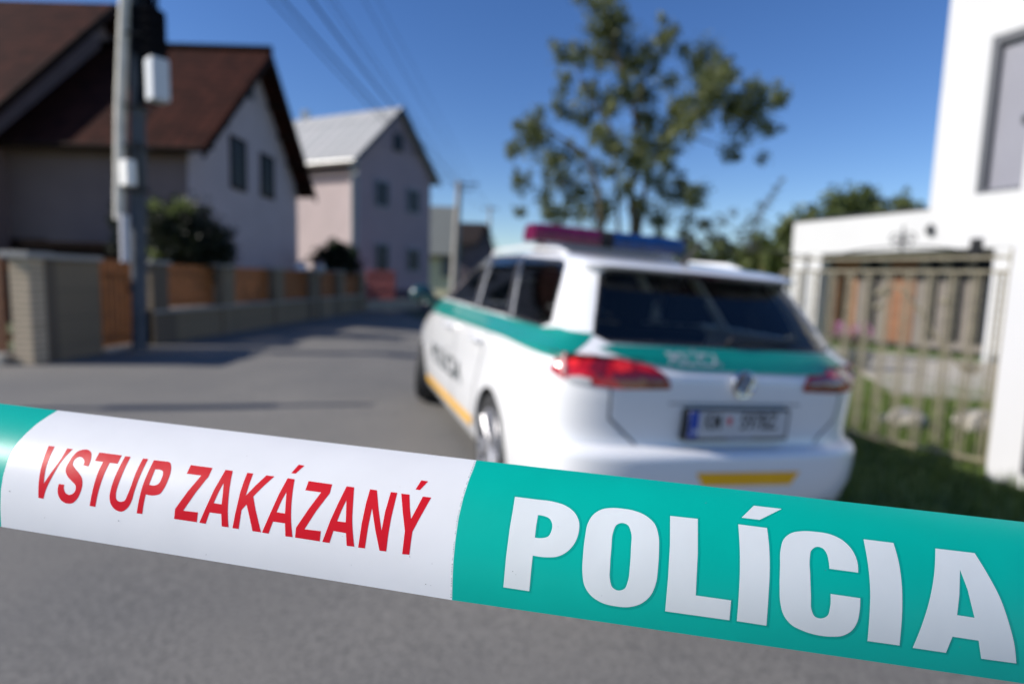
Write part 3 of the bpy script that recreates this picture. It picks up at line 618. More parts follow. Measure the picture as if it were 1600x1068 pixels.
bush('smaller dark bush against the pink house wall', 525, 380, 425, 35, 19.6, m_leafd, [(512, 400, 20), (540, 400, 20), (526, 388, 15), (500, 408, 15), (550, 412, 16), (525, 415, 26)], 2600, .09)
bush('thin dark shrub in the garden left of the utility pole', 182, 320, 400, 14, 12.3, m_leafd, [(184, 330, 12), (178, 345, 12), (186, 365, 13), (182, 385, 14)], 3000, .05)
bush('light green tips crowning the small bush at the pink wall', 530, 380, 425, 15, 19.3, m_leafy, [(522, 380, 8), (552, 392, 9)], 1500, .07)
# globes standing in for unidentified blurred highlights
for px, py, lab, col in ((470, 419, 'white globe with brown cap standing in for a blurred highlight behind the fence, left of the small bush', (.8, .8, .85)), (499, 420, 'duller grey globe standing in for a second highlight, touching the small bush', (.34, .34, .34))):
    Y_ = 16.2; c = at(px, py, Y_); e_ = empty('stand_in_globe', (c.x, Y_, 0), lab, 'stand-in globe', 'stand-in globes behind the fence')
    MB().tube([(c.x, Y_, 0), (c.x, Y_, c.z-.14)], .03, 8).build('pole', m_black, e_, smooth=True)
    MB().sphere(c, .17).build('globe', mat('globe', col, .12, coat=1), e_, smooth=True)
    MB().sphere(c+Vector((.05, 0, .17)), .1, sc_=(1, 1, .6)).build('cap', mat('cap_brown', (.25, .15, .12), .6), e_, smooth=True)

# ------------------------------------------------------------------ white modern house on the right
WH = empty('white_modern_house', (9.5, 14, 0), 'white flat-roofed modern house with carport on the right', 'house')
hu_ = Vector((-.39, .92, 0)).normalized(); hn = Vector((-hu_.y, hu_.x, 0))
if hn.x > 0: hn = -hn                        # facade normal towards the street
K = .86
A0 = Vector((11.1*K, 13.0*K, 0))             # facade reference point (photo x=1560)
def fpt(px, py):
    d = ray(px, py); t = (A0-EYE).dot(hn)/d.dot(hn); return EYE+d*t
def fa_(px, py=400): return (fpt(px, py)-A0).dot(hu_)
sL = fa_(1237); sB = fa_(1444)
zft = fpt(1447, 329).z; zfb = fpt(1400, 392).z
zfL = fpt(1240, 348).z
def HP(s, dep, z): return A0+hu_*s-hn*dep+Z*z
mb = MB(); mb.prism([HP(sL, 0, zfb), HP(sB+.0, 0, zfb), HP(sB, 0, (zft+zfL)/2), HP(sL, 0, (zft+zfL)/2)], -hn*7); mb.build('carport_roof', m_white, WH)
mb = MB(); mb.prism([HP(sL+.03, -.02, (zft+zfL)/2+.004), HP(sB, -.02, (zft+zfL)/2+.004), HP(sB, -.02, (zft+zfL)/2+.06), HP(sL+.03, -.02, (zft+zfL)/2+.06)], -hn*.4); mb.build('roof_flashing', m_dark, WH)
ztop = fpt(1464, -1).z
# tall block: facade with a window opening
wx0, wx1 = fa_(1524, 300), fa_(1524, 300)-2.4
wz0, wz1 = fpt(1530, 303).z, fpt(1540, 62).z
sR = fa_(1600, 300)-6
mb = MB()
def fq(s0, s1, z0, z1, th=.35, dep=0): mb.prism([HP(s0, dep, z0), HP(s1, dep, z0), HP(s1, dep, z1), HP(s0, dep, z1)], -hn*th)
fq(sB, wx0, zfb, ztop); fq(wx0, wx1, zfb, wz0); fq(wx0, wx1, wz1, ztop); fq(wx1, sR, zfb, ztop)
mb.build('upper_facade', m_white, WH)
mb = MB(); mb.prism([HP(sB-.003, .35, zfb+.003), HP(sR, .35, zfb+.003), HP(sR, .35, ztop-.003), HP(sB-.003, .35, ztop-.003)], -hn*8); mb.build('tall_block', m_white, WH)
mb = MB(); mb.prism([HP(sB+.04, -.03, ztop+.003), HP(sR, -.03, ztop+.003), HP(sR, -.03, ztop+.07), HP(sB+.04, -.03, ztop+.07)], -hn*8.4); mb.build('parapet_flashing', m_dark, WH)
mb = MB()
for s0, s1, z0, z1 in ((wx0-.003, wx0-.12, wz0, wz1), (wx1+.12, wx1+.003, wz0, wz1), (wx0-.12, wx1+.12, wz1-.14, wz1-.003), (wx0-.12, wx1+.12, wz0+.003, wz0+.07)): mb.prism([HP(s0, .03, z0), HP(s1, .03, z0), HP(s1, .03, z1), HP(s0, .03, z1)], -hn*.3)
wf = mb.build('window', mat('anthracite_frame', (.07, .075, .09), .5), WH)
m_blind = mat('grey_roller_blind', (.23, .23, .27), .6, var=.03, vscale=1)
mb = MB(); nsl = 30
for i in range(nsl):
    z0 = wz0+.08+(wz1-.15-wz0-.08)*i/nsl; z1 = wz0+.08+(wz1-.15-wz0-.08)*(i+.93)/nsl
    mb.prism([HP(wx0-.12, .16, z0), HP(wx1+.12, .16, z0), HP(wx1+.12, .16, z1), HP(wx0-.12, .16, z1)], -hn*.02)
o = mb.build('roller_blind', m_blind, WH); o.parent = wf; o.matrix_parent_inverse = Matrix.Identity(4)
o.location = (0, 0, 0)
# ground floor under carport: recessed wall with doors and windows
DEP = 1.0
mb = MB(); mb.prism([HP(sL+.3, DEP, 0), HP(sR, DEP, 0), HP(sR, DEP, zfb-.004), HP(sL+.3, DEP, zfb-.004)], -hn*.3); mb.build('recessed_wall', mat('grey_house_wall', (.17, .15, .135), .8, var=.08), WH)
def rp(px, py):
    d = ray(px, py); t = (A0-hn*DEP-EYE).dot(hn)/d.dot(hn); return (EYE+d*t-A0).dot(hu_)
def slabpart(name, px0, px1, z0, z1, m, off=.04):
    s0, s1 = rp(px0, 450), rp(px1, 450)
    return MB().prism([HP(s0, DEP-off, z0), HP(s1, DEP-off, z0), HP(s1, DEP-off, z1), HP(s0, DEP-off, z1)], -hn*(off-.003)).build(name, m, WH)
m_door = mat('orange_brown_door', (.33, .15, .065), .55, var=.15, vscale=5)
slabpart('door', 1303, 1340, .05, zfb-.12, m_door); slabpart('door', 1390, 1432, .05, zfb-.12, mat('brown_door', (.20, .09, .045), .55, var=.2))
for a, b_ in ((1356, 1372), (1452, 1466), (1486, 1506), (1525, 1548)): slabpart('window', a, b_, .2, zfb-.1, m_hglass, .05)
# columns of carport
for x0, x1, nm in ((1237, 1256, 'column'), (1262, 1281, 'column')):
    s0, s1 = fa_(x0, 430), fa_(x1, 430)
    dd = .003 if x0 < 1250 else .01
    MB().prism([HP(s0, dd, -.2), HP(s1, dd, -.2), HP(s1, dd, zfb-.002), HP(s0, dd, zfb-.002)], -hn*.3).build(nm, m_white, WH)
s1 = fa_(1552, 400)
MB().prism([HP(s1, .02, -.2), HP(s1-4, .02, -.2), HP(s1-4, .02, zfb-.003), HP(s1, .02, zfb-.003)], -hn*6).build('ground_floor_wall', m_white, WH)
sl_ = fa_(1456, 362); q = fpt(1456, 360)
MB().box(q+hn*.06, (.13, .12, .16), (hu_, hn, Z)).tube([q+hn*.06+Z*.08, q+hn*.06+Z*.14], .03, 6).build('wall_lamp', m_dark, WH, bevel=.01)
q = fpt(1527, 382); MB().bx(q.x-.09, q.x+.09, q.y-.1, q.y+.08, q.z-.28, q.z+.12).build('floodlight', m_black, WH, bevel=.01)
# terrace & path
mb = MB(); p = [at(1392, 628, 7.4), at(1570, 640, 7.0), at(1600, 560, 10.6), at(1290, 560, 13.0)]
ter = [Vector((v.x, v.y, gz(v.x, v.y)+.03)) for v in p]; mb.prism(ter, (0, 0, .05)); tag(mb.build('terrace_paving', m_paving), kind='structure')
for px, py, r_, lab, Y_ in ((1415, 668, .17, 'largest pale stone lying in the grass behind the gate', 5.7), (1388, 660, .09, 'small pale stone left of the largest one in the grass', 5.8), (1532, 672, .2, 'white stone block in the grass next to the white gatepost', 5.6)):
    p = at(px, py, Y_); z = gz(p.x, p.y)
    bm = bmesh.new(); bmesh.ops.create_icosphere(bm, subdivisions=2, radius=r_)
    for v in bm.verts: v.co *= 1+.25*noise.noise(v.co*9+Vector((px, 0, 0)))
    bmesh.ops.scale(bm, vec=(1.2, 1, .7), verts=bm.verts); me = bpy.data.meshes.new('stone'); bm.to_mesh(me); bm.free(); me.materials.append(m_paving)
    o = bpy.data.objects.new('stone', me); COL.objects.link(o); o.location = (p.x, p.y, z+r_*.5); tag(o, lab, 'stone', 'stones in the grass')
# flowers
m_petal = mat('pink_petals', (.42, .15, .32), .6, var=.2, vscale=9)
for px, py, lab in ((1318, 522, 'left flower pot full of pink flowers behind the gate'), (1345, 524, 'right flower pot full of pink flowers behind the gate')):
    Y_ = 9.5; c = at(px, py, Y_); e_ = empty('flower_pot', (c.x, Y_, 0), lab, 'flower pot', 'pink flower pots')
    MB().tube([(c.x, Y_, 0), (c.x, Y_, .1), (c.x, Y_, c.z-.25)], [.16, .18, .24], 14).build('pot', m_conc, e_, smooth=True)
    mb = MB(); leaves(mb, c-Vector((0, 0, .08)), .2, 160, .04); mb.build('foliage', m_leafm, e_)
    mb = MB(); leaves(mb, c+Vector((0, 0, .05)), .2, 120, .03); tag(mb.build('flowers', m_petal, e_), kind='stuff')
# white garden bench / low wall shapes beyond
# ------------------------------------------------------------------ ornate iron gate
GA = at(1562, 470, 4.35); GB = at(1272, 470, 5.45); GA.z = GB.z = 0
ig = empty('iron_gate', tuple(GA), 'ornate pale iron gate of twisted bars with scrolls, in front of the white house', 'gate')
gd = (GB-GA).normalized(); gn = Vector((-gd.y, gd.x, 0)); GL = (GB-GA).length
ztop_ = 1.545; zbot = .02
def G(s, z, o_=0): return GA+gd*s+gn*o_+Z*z
def twisted(p0, p1, w_, pitch, n=4):
    p0, p1 = Vector(p0), Vector(p1); L_ = (p1-p0).length; k = max(8, int(L_/pitch*8)); t = (p1-p0)/L_; a = t.orthogonal().normalized(); b_ = t.cross(a); mb = MB(); 
    for i in range(k+1):
        an = 2*math.pi*i/8; c = p0.lerp(p1, i/k)
        for q in range(4):
            th = an+q*math.pi/2; mb.v.append(tuple(c+(a*math.cos(th)+b_*math.sin(th))*w_))
    for i in range(k):
        for q in range(4): mb.f.append((i*4+q, i*4+(q+1) % 4, (i+1)*4+(q+1) % 4, (i+1)*4+q)); mb.m.append(0)
    return mb
ncl = 18; gl0 = GL
bars = [s*gl0/9.0 for s in range(0, 12)]
for i, s in enumerate(bars):
    base = G(s, 0); zz = gz(base.x, base.y)+.05
    mb = twisted(G(s, zz), G(s, ztop_-.11), .010, .045)
    mb2 = twisted(G(s-.032, zz), G(s-.032, ztop_-.11), .006, .04); b0 = len(mb.v); mb.v += mb2.v; mb.f += [tuple(b0+k for k in f) for f in mb2.f]; mb.m += mb2.m
    mb2 = twisted(G(s+.032, zz), G(s+.032, ztop_-.11), .006, .04); b0 = len(mb.v); mb.v += mb2.v; mb.f += [tuple(b0+k for k in f) for f in mb2.f]; mb.m += mb2.m
    # small leaf collars
    for k in range(17):
        z = .3+k*.07; mb.prism([G(s-.036, z), G(s+.036, z-.006), G(s, z+.018)], gn*.006)
    mb.build('bar', m_iron, ig)
LT = bars[-1]+.05
mb = MB()
for z, h in ((ztop_, .022), (ztop_-.11, .022), (-.03, .025)):
    MB().box(G(LT/2-.05, z), (LT, .03, h), (gd, gn, Z)).build('rail', m_iron, ig)
mb = MB(); hw_ = GL/2
for c0 in (hw_, hw_+GL):
    pts = [G(c0+(t/12-1)*hw_*1.02, ztop_+.10*math.cos((t/12-1)*math.pi/2)**1, 0) for t in range(25)]; mb.tube(pts, .007, 6)
    for s_ in (-1, 1):   # scroll finial
        pts = [G(c0+s_*(.05+.05*math.cos(t*.45)*(1-t/26)), ztop_+.15+.075*math.sin(t*.45)*(1-t/26)) for t in range(24)]; mb.tube(pts, .006, 6)
    mb.tube([G(c0, ztop_+.06), G(c0, ztop_+.27)], .009, 6)
mb.build('crest', m_black, ig)
for c0 in (.42, .42+GL):   # S scrolls in the panels
    mb = MB()
    pts = []
    for t in range(40):
        u = t/39; pts.append(G(c0-.30+.62*u, .98+.36*math.sin((u-.5)*2.6)*1.0, -.02))
    mb.tube(pts, .013, 6)
    for s_, cz, cs in ((1, 1.25, c0+.36), (-1, .68, c0-.30)):
        pts = [G(cs+.055*math.cos(t*.5)*(1-t/30), cz+.055*math.sin(t*.5)*(1-t/30), -.02) for t in range(28)]; mb.tube(pts, .01, 6)
    mb.build('scrollwork', m_iron, ig, smooth=True)
for s_, z in ((GL*.605, 1.25), (GL*.605, 1.13), (GL*.25, 1.2)):
    MB().sphere(G(s_, z, -.025), .035, 10, 6).build('rosette', m_iron, ig, smooth=True)
for s_ in (-.06,): MB().box(G(s_, .8), (.05, .05, 1.62), (gd, gn, Z)).build('hinge_post', m_iron, ig)
# white gatepost
gp = at(1573, 470, 4.15); gp.z = 0
wpz = at(1590, 197, 4.2).z
wp = empty('white_gatepost', tuple(gp), 'tall white rendered gatepost with a dark cap at the right edge', 'post')
dx = Vector((.93, .37, 0)).normalized(); dy = Vector((-.37, .93, 0)).normalized()
c = gp+dx*.22-dy*.25
MB().box(c+Z*(wpz/2-.1), (.44, .5, wpz+.2), (dx, dy, Z)).build('post_body', m_white, wp, bevel=.008)
MB().box(c+Z*(wpz+.035), (.50, .56, .065), (dx, dy, Z)).build('cap', m_dark, wp, bevel=.008)
c2 = at(1567, 600, 4.3); c2.z = 0
q_ = at(1553, 600, 4.3); MB().box(Vector((q_.x, q_.y, .66))+dx*.06-dy*.14, (.11, .26, 1.62), (dx, dy, Z)).build('side_pier', m_white, wp, bevel=.008)
q = c-dx*.235-dy*.02; MB().box(q+Z*.5, (.028, .1, 1.0), (dx, dy, Z)).build('post_strip', mat('dark_grey_metal', (.06, .06, .07), .4), wp)  # tall dark strip on the left face of the post

# ------------------------------------------------------------------ police car (own axes: x right, y forward from the tail, z up)
car = empty('police_car', tuple(CAR_O), 'white estate police car with green band and blue-red light bar, seen from behind', 'car')
car.rotation_euler = Matrix(((CR.x, CF.x, CU.x), (CR.y, CF.y, CU.y), (CR.z, CF.z, CU.z))).to_euler()
def tab(t, z):
    if z <= t[0][0]: return t[0][1]
    for (a, va), (b_, vb) in zip(t[:-1], t[1:]):
        if z <= b_:
            u = (z-a)/(b_-a); return va+(vb-va)*u
    return t[-1][1]
HW = [(.17, .80), (.22, .845), (.30, .872), (.45, .892), (.60, .898), (.75, .897), (.86, .892), (.94, .882), (.975, .872), (1.0, .852), (1.04, .805), (1.075, .778), (1.25, .715), (1.36, .665), (1.40, .642), (1.43, .618), (1.452, .585), (1.468, .52), (1.480, .41), (1.487, .22), (1.489, .03)]
YR = [(.17, .20), (.24, .09), (.30, .04), (.42, .005), (.52, .0), (.575, .004), (.597, .022), (.612, .075), (.65, .085), (.75, .078), (.86, .068), (.93, .075), (.955, .095), (1.0, .125), (1.045, .175), (1.075, .205), (1.36, .445), (1.375, .445), (1.385, .40), (1.40, .37), (1.425, .42), (1.45, .62), (1.468, .90), (1.480, 1.2), (1.487, 1.5), (1.489, 1.8)]
YF = [(.17, 4.45), (.3, 4.54), (.5, 4.56), (.65, 4.54), (.74, 4.48), (.80, 4.38), (.88, 4.22), (.94, 4.05), (1.0, 3.84), (1.04, 3.74), (1.2, 3.36), (1.3, 3.11), (1.36, 2.95), (1.40, 2.83), (1.43, 2.72), (1.452, 2.6), (1.468, 2.45), (1.480, 2.3), (1.487, 2.1), (1.489, 1.95)]
def NE(z): return 4.2 if z < 1.0 else 5.0
def halfw(y, z):
    hw = tab(HW, z); yr = tab(YR, z); yf = tab(YF, z); n_ = NE(z)
    L1 = .52 if z < 1.0 else .35; L2 = 1.1 if z < 1.0 else .5
    L1 = min(L1, (yf-yr)/2.1); L2 = min(L2, (yf-yr)/2.1)
    w_ = hw
    if y < yr+L1: u = min(1, (yr+L1-y)/L1); w_ = hw*max(0, 1-u**n_)**(1/n_)
    if y > yf-L2: u = min(1, (y-yf+L2)/L2); w_ = hw*max(0, 1-u**2.6)**(1/2.6)
    return w_
def outline(z, N=120):
    hw = tab(HW, z); yr = tab(YR, z); yf = tab(YF, z); n_ = NE(z)
    L1 = .52 if z < 1.0 else .35; L2 = 1.1 if z < 1.0 else .5
    L1 = min(L1, (yf-yr)/2.1); L2 = min(L2, (yf-yr)/2.1); pts = []
    for i in range(33):
        a = math.pi/2*i/32; pts.append((hw*math.sin(a)**(2/n_), yr+L1-L1*math.cos(a)**(2/n_)) if i < 32 else (hw, yr+L1))
    for i in range(1, 40): pts.append((hw, yr+L1+(yf-L2-yr-L1)*i/40))
    for i in range(0, 25):
        a = math.pi/2*(24-i)/24; pts.append((hw*math.sin(a)**(2/2.6), yf-L2+L2*math.cos(a)**(2/2.6)))
    return pts       # from rear centre to front centre, right side
def rearY(x, z):
    hw = tab(HW, z); yr = tab(YR, z); n_ = NE(z); L1 = .52 if z < 1.0 else .35
    u = min(1, abs(x)/hw); return yr+L1-L1*max(0, 1-u**n_)**(1/n_)
_oc = {}
def arc(s, z):       # point on the outline at height z, s metres from the rear centre (sign = side)
    kz = round(z, 3)
    if kz not in _oc:
        p = outline(kz); L_ = [0]
        for a, b_ in zip(p[:-1], p[1:]): L_.append(L_[-1]+math.hypot(b_[0]-a[0], b_[1]-a[1]))
        _oc[kz] = (p, L_)
    p, L_ = _oc[kz]; sg = -1 if s < 0 else 1; s = abs(s)
    lo = 0; hi = len(L_)-1
    while hi-lo > 1:
        mid = (lo+hi)//2
        if L_[mid] <= s: lo = mid
        else: hi = mid
    u = (s-L_[lo])/max(1e-9, L_[hi]-L_[lo]); a, b_ = p[lo], p[hi]
    x = a[0]+(b_[0]-a[0])*u; y = a[1]+(b_[1]-a[1])*u; tx, ty = b_[0]-a[0], b_[1]-a[1]; l_ = math.hypot(tx, ty) or 1
    return Vector((sg*x, y, z)), Vector((sg*ty/l_, -tx/l_, 0))
def lift(p):         # the roof rises a little from the tailgate towards the front seats
    return (p[0], p[1], p[2]+.03*sstep(.35, 1.7, p[1])*min(1, max(0, (p[2]-1.07)/.32)))
def carpart(name, v, f, m, parent, smooth=True, mi=None):
    if name not in ('body', 'light_bar', 'lens', 'centre_cover', 'bracket'): v = [lift(p) for p in v]
    me = bpy.data.meshes.new(name); me.from_pydata([tuple(p) for p in v], [], f)
    for m_ in (m if isinstance(m, (list, tuple)) else [m]): me.materials.append(m_)
    bm = bmesh.new(); bm.from_mesh(me); bmesh.ops.remove_doubles(bm, verts=bm.verts, dist=1e-5); bmesh.ops.recalc_face_normals(bm, faces=bm.faces)
    for fc in bm.faces: fc.smooth = smooth
    for e in bm.edges:
        if len(e.link_faces) == 2 and e.calc_face_angle(0) > R(38): e.smooth = False
    bm.to_mesh(me); bm.free()
    o = bpy.data.objects.new(name, me); COL.objects.link(o); o.parent = parent; return o
m_paint = mat('white_car_paint', (.80, .80, .80), .28, coat=1.0, var=.01)
m_green = mat('green_foil', (.0, .215, .175), .35, coat=.5, var=.05, vscale=3)
m_refy = mat('yellow_reflective', (.90, .47, .015), .35, coat=.5, var=.06)
m_refo = mat('amber_reflective', (1.0, .47, .0), .6, coat=.0, var=.06)
m_rubber = mat('tyre_rubber', (.022, .022, .023), .75, var=.2, bump=.3)
m_alloy = mat('alloy', (.42, .42, .44), .42, metal=.6)
m_mirror = mat('dark_mirror_shell', (.012, .05, .055), .2, coat=.8)
m_pil = mat('pillar_black', (.05, .05, .055), .25, coat=.6)
m_under = mat('underbody', (.012, .012, .013), .9)
m_cglass = glassmat('tinted_glass', (.42, .47, .46)); m_cglass2 = glassmat('dark_rear_glass', (.74, .80, .79))
zs = [.17, .20, .24, .30, .36, .42, .48, .52, .56, .575, .585, .597, .604, .612, .63, .65, .70, .75, .80, .86, .90, .93, .945, .955, .975, .99, 1.0, 1.02, 1.04, 1.06, 1.075, 1.12, 1.18, 1.25, 1.30, 1.34, 1.36, 1.375, 1.385, 1.40, 1.415, 1.43, 1.44, 1.452, 1.46, 1.468, 1.474, 1.480, 1.484, 1.487, 1.489]
V = []; Fc = []; N2 = None
for z in zs:
    p = outline(z); loop = [(x, y, z) for x, y in p]+[(-x, y, z) for x, y in p[-2:0:-1]]
    N2 = len(loop); V += loop
for i in range(len(zs)-1):
    for k in range(N2): Fc.append((i*N2+k, i*N2+(k+1) % N2, (i+1)*N2+(k+1) % N2, (i+1)*N2+k))
Fc.append(tuple(range(N2))[::-1]); Fc.append(tuple((len(zs)-1)*N2+k for k in range(N2)))
body = carpart('body', V, Fc, m_paint, car)
# hollow it and cut the wheel arches and window openings
RWIN = [(-.665, 1.085), (-.555, 1.345), (-.52, 1.37), (.52, 1.37), (.555, 1.345), (.665, 1.085), (.62, 1.065), (-.62, 1.065)]
SW1 = [(.66, 1.083), (.55, 1.11), (.63, 1.27), (.71, 1.38), (.80, 1.402), (1.43, 1.418), (1.16, 1.088)]
SW2 = [(1.23, 1.088), (1.51, 1.42), (2.15, 1.425), (1.98, 1.09)]
SW3 = [(2.07, 1.09), (2.24, 1.425), (2.52, 1.42), (2.78, 1.375), (3.38, 1.13), (3.42, 1.09)]
WSH = [(-.68, 1.05), (-.55, 1.40), (.55, 1.40), (.68, 1.05)]
def inpoly(p, P_):
    c = False; n_ = len(P_); j = n_-1
    for i in range(n_):
        if (P_[i][1] > p[1]) != (P_[j][1] > p[1]) and p[0] < (P_[j][0]-P_[i][0])*(p[1]-P_[i][1])/(P_[j][1]-P_[i][1])+P_[i][0]: c = not c
        j = i
    return c
bm = bmesh.new(); bm.from_mesh(body.data)
def openhole(P_, sel, proj, lift):           # cut the skin along the outline P_ and take the piece out
    x0 = min(p[0] for p in P_)-.002; x1 = max(p[0] for p in P_)+.002; y0 = min(p[1] for p in P_)-.002; y1 = max(p[1] for p in P_)+.002
    def near(f):
        if not sel(f.calc_center_median()): return False
        q = [proj(v.co) for v in f.verts]
        return max(a[0] for a in q) > x0 and min(a[0] for a in q) < x1 and max(a[1] for a in q) > y0 and min(a[1] for a in q) < y1
    for i in range(len(P_)):
        a, b_ = P_[i-1], P_[i]; d_ = Vector((b_[0]-a[0], b_[1]-a[1])); no2 = Vector((-d_.y, d_.x)).normalized()
        fs = [f for f in bm.faces if near(f)]; gs = set(fs)
        for f in fs: gs.update(f.edges); gs.update(f.verts)
        bmesh.ops.bisect_plane(bm, geom=list(gs), plane_co=lift(a), plane_no=lift((no2.x, no2.y)), dist=1e-6)
    dele = [f for f in bm.faces if sel(f.calc_center_median()) and inpoly(proj(f.calc_center_median()), P_)]
    bmesh.ops.delete(bm, geom=dele, context='FACES')
yzp = lambda c: (c.y, c.z); yzl = lambda p: Vector((0, p[0], p[1])); xzp = lambda c: (c.x, c.z); xzl = lambda p: Vector((p[0], 0, p[1]))
for sg in (-1, 1):
    for yc in (1.08, 3.70): openhole([(yc+.345*math.cos(t*math.pi/14), .318+.345*math.sin(t*math.pi/14)) for t in range(28)], lambda c: c.x*sg > .5, yzp, yzl)
    for P_ in (SW1, SW2, SW3): openhole(P_, lambda c: c.x*sg > .3, yzp, yzl)
openhole(RWIN, lambda c: c.y < .8 and c.z > 1.0, xzp, xzl)
openhole(WSH, lambda c: c.y > 2.3 and c.z > 1.0, xzp, xzl)
bmesh.ops.delete(bm, geom=[v for v in bm.verts if not v.link_faces], context='VERTS')
for v_ in bm.verts: v_.co = lift(v_.co)
bm.to_mesh(body.data); bm.free()
md = body.modifiers.new('thickness', 'SOLIDIFY'); md.thickness = .018; md.offset = -1
def mapped(name, loops, fn, m, parent=None, d=.03, smooth=True):
    v, f = cutpoly(loops, d, d); return carpart(name, [fn(a, b_) for a, b_ in v], f, m, parent or car, smooth)
def sidefn(sg, off): return lambda y, z: Vector((sg*(halfw(y, z)+off), y, z))
def rearfn(off): return lambda x, z: Vector((x, rearY(x, z)-off, z))
def arcfn(off): return lambda s, z: (lambda pn: pn[0]+pn[1]*off)(arc(s, z))
def frontfn(off):
    def f(x, z):
        hw = tab(HW, z); yf = tab(YF, z); L2 = 1.1 if z < 1.0 else .5; u = min(1, abs(x)/hw); return Vector((x, yf-L2+L2*(1-u**2.6)**(1/2.6)+off, z))
    return f
def grow(P_, d):
    n_ = len(P_); cx = sum(p[0] for p in P_)/n_; cy = sum(p[1] for p in P_)/n_; out = []
    ar = sum(P_[i][0]*P_[(i+1) % n_][1]-P_[(i+1) % n_][0]*P_[i][1] for i in range(n_)); sg = 1 if ar > 0 else -1
    for i in range(n_):
        a = Vector(P_[i-1]); b_ = Vector(P_[i]); c = Vector(P_[(i+1) % n_]); e1 = (b_-a).normalized(); e2 = (c-b_).normalized()
        n1 = Vector((e1.y, -e1.x))*sg; n2 = Vector((e2.y, -e2.x))*sg; m_ = (n1+n2); m_ = m_/max(.35, m_.length_squared/2)/1.0
        out.append(tuple(b_+m_*d*.5*1.0 if False else b_+(n1+n2).normalized()*d))
    return out
for sg in (-1, 1):
    mapped('pillar_cover', [[(1.16, 1.075), (1.43, 1.43), (1.51, 1.43), (1.23, 1.075)]], sidefn(sg, .004), m_pil, d=.05)
    mapped('pillar_cover', [[(1.98, 1.075), (2.15, 1.435), (2.24, 1.435), (2.07, 1.075)]], sidefn(sg, .004), m_pil, d=.05)
for P_, nm in ((SW1, 'rear_quarter_window'), (SW2, 'rear_door_window'), (SW3, 'front_door_window')):
    for sg in (-1, 1):
        g_ = mapped(nm, [P_], sidefn(sg, -.006), m_cglass, d=.06)
        mapped('trim', [grow(P_, .016), P_], sidefn(sg, .002), m_black, g_, d=.06)
g_ = mapped('rear_window', [RWIN], rearfn(-.006), m_cglass2, d=.05); mapped('trim', [grow(RWIN, .014), RWIN], rearfn(.002), m_black, g_, d=.05)
g_ = mapped('windscreen', [WSH], frontfn(-.006), glassmat('windscreen_glass', (.8, .85, .85)), d=.06)
wp_ = MB().tube([(.0, rearY(0, 1.07)-.012, 1.07), (.02, rearY(0, 1.09)-.03, 1.10), (.42, rearY(.4, 1.10)-.025, 1.105)], [.016, .012, .007], 8); o = carpart('rear_wiper', wp_.v, wp_.f, m_black, car)
mapped('high_brake_light', [[(-.2, 1.378), (.2, 1.378), (.2, 1.394), (-.2, 1.394)]], rearfn(.004), mat('dark_red_lens', (.12, .004, .006), .2), d=.05)
sp_ = MB().bx(-.55, .55, .36, .62, 1.405, 1.42)
# green band
for sg in (-1, 1):
    mapped('green_stripe', [[(.60, 1.072), (.40, 1.092), (.255, 1.085), (.19, 1.0), (.24, .968), (.42, .972), (1.0, .980), (2.0, .966), (3.0, .95), (3.52, .935), (3.62, .975), (3.40, 1.01), (3.14, 1.066)]], sidefn(sg, .010), m_green, d=.02)
mapped('green_stripe', [[(-.60, 1.048), (-.30, 1.05), (.30, 1.05), (.63, 1.048), (.69, 1.0), (.50, .955), (.35, .952), (-.30, .958), (-.52, .985), (-.68, 1.03)]], rearfn(.009), m_green, d=.02)
for sg in (-1, 1):
    mapped('yellow_stripe', [[(1.52, .315), (1.48, .382), (3.25, .352), (3.29, .285)]], sidefn(sg, .006), m_refy, d=.05)
    mapped('seam', [[(1.235, .99), (1.245, .99), (1.42, .62), (1.50, .30), (1.49, .30), (1.41, .62)]], sidefn(sg, .003), m_under, d=.03)
    for y0 in (2.10,): mapped('seam', [[(y0, 1.07), (y0+.01, 1.07), (y0+.01, .24), (y0, .24)]], sidefn(sg, .003), m_under, d=.03)
    mapped('seam', [[(3.2, .97), (3.21, .97), (3.21, .24), (3.2, .24)]], sidefn(sg, .003), m_under, d=.03)
    for y0 in (1.36, 2.25):
        mb = MB(); mb.tube([Vector((sg*(halfw(y0, .9)+.008), y0, .905)), Vector((sg*(halfw(y0, .9)+.045), y0+.03, .912)), Vector((sg*(halfw(y0, .9)+.045), y0+.18, .912)), Vector((sg*(halfw(y0, .9)+.008), y0+.21, .905))], .017, 8); carpart('door_handle', mb.v, mb.f, m_paint, car)
    mb = MB(); mb.sphere((sg*.975, 3.28, 1.09), .13, 14, 10, sc_=(.9, .5, .66)); mb.tube([(sg*.80, 3.34, 1.04), (sg*.90, 3.30, 1.06)], .03, 8); carpart('wing_mirror', mb.v, mb.f, m_mirror, car)
    mb = MB(); mb.tube([(sg*.575, .85, 1.452), (sg*.578, 1.0, 1.478), (sg*.578, 1.6, 1.492), (sg*.57, 2.3, 1.486), (sg*.56, 2.42, 1.455)], .013, 8); carpart('roof_rail', mb.v, mb.f, m_paint, car)
mapped('amber_strip', [[(-.235, .515), (.345, .505), (.30, .442), (-.19, .452)]], rearfn(.004), m_refo, d=.05)
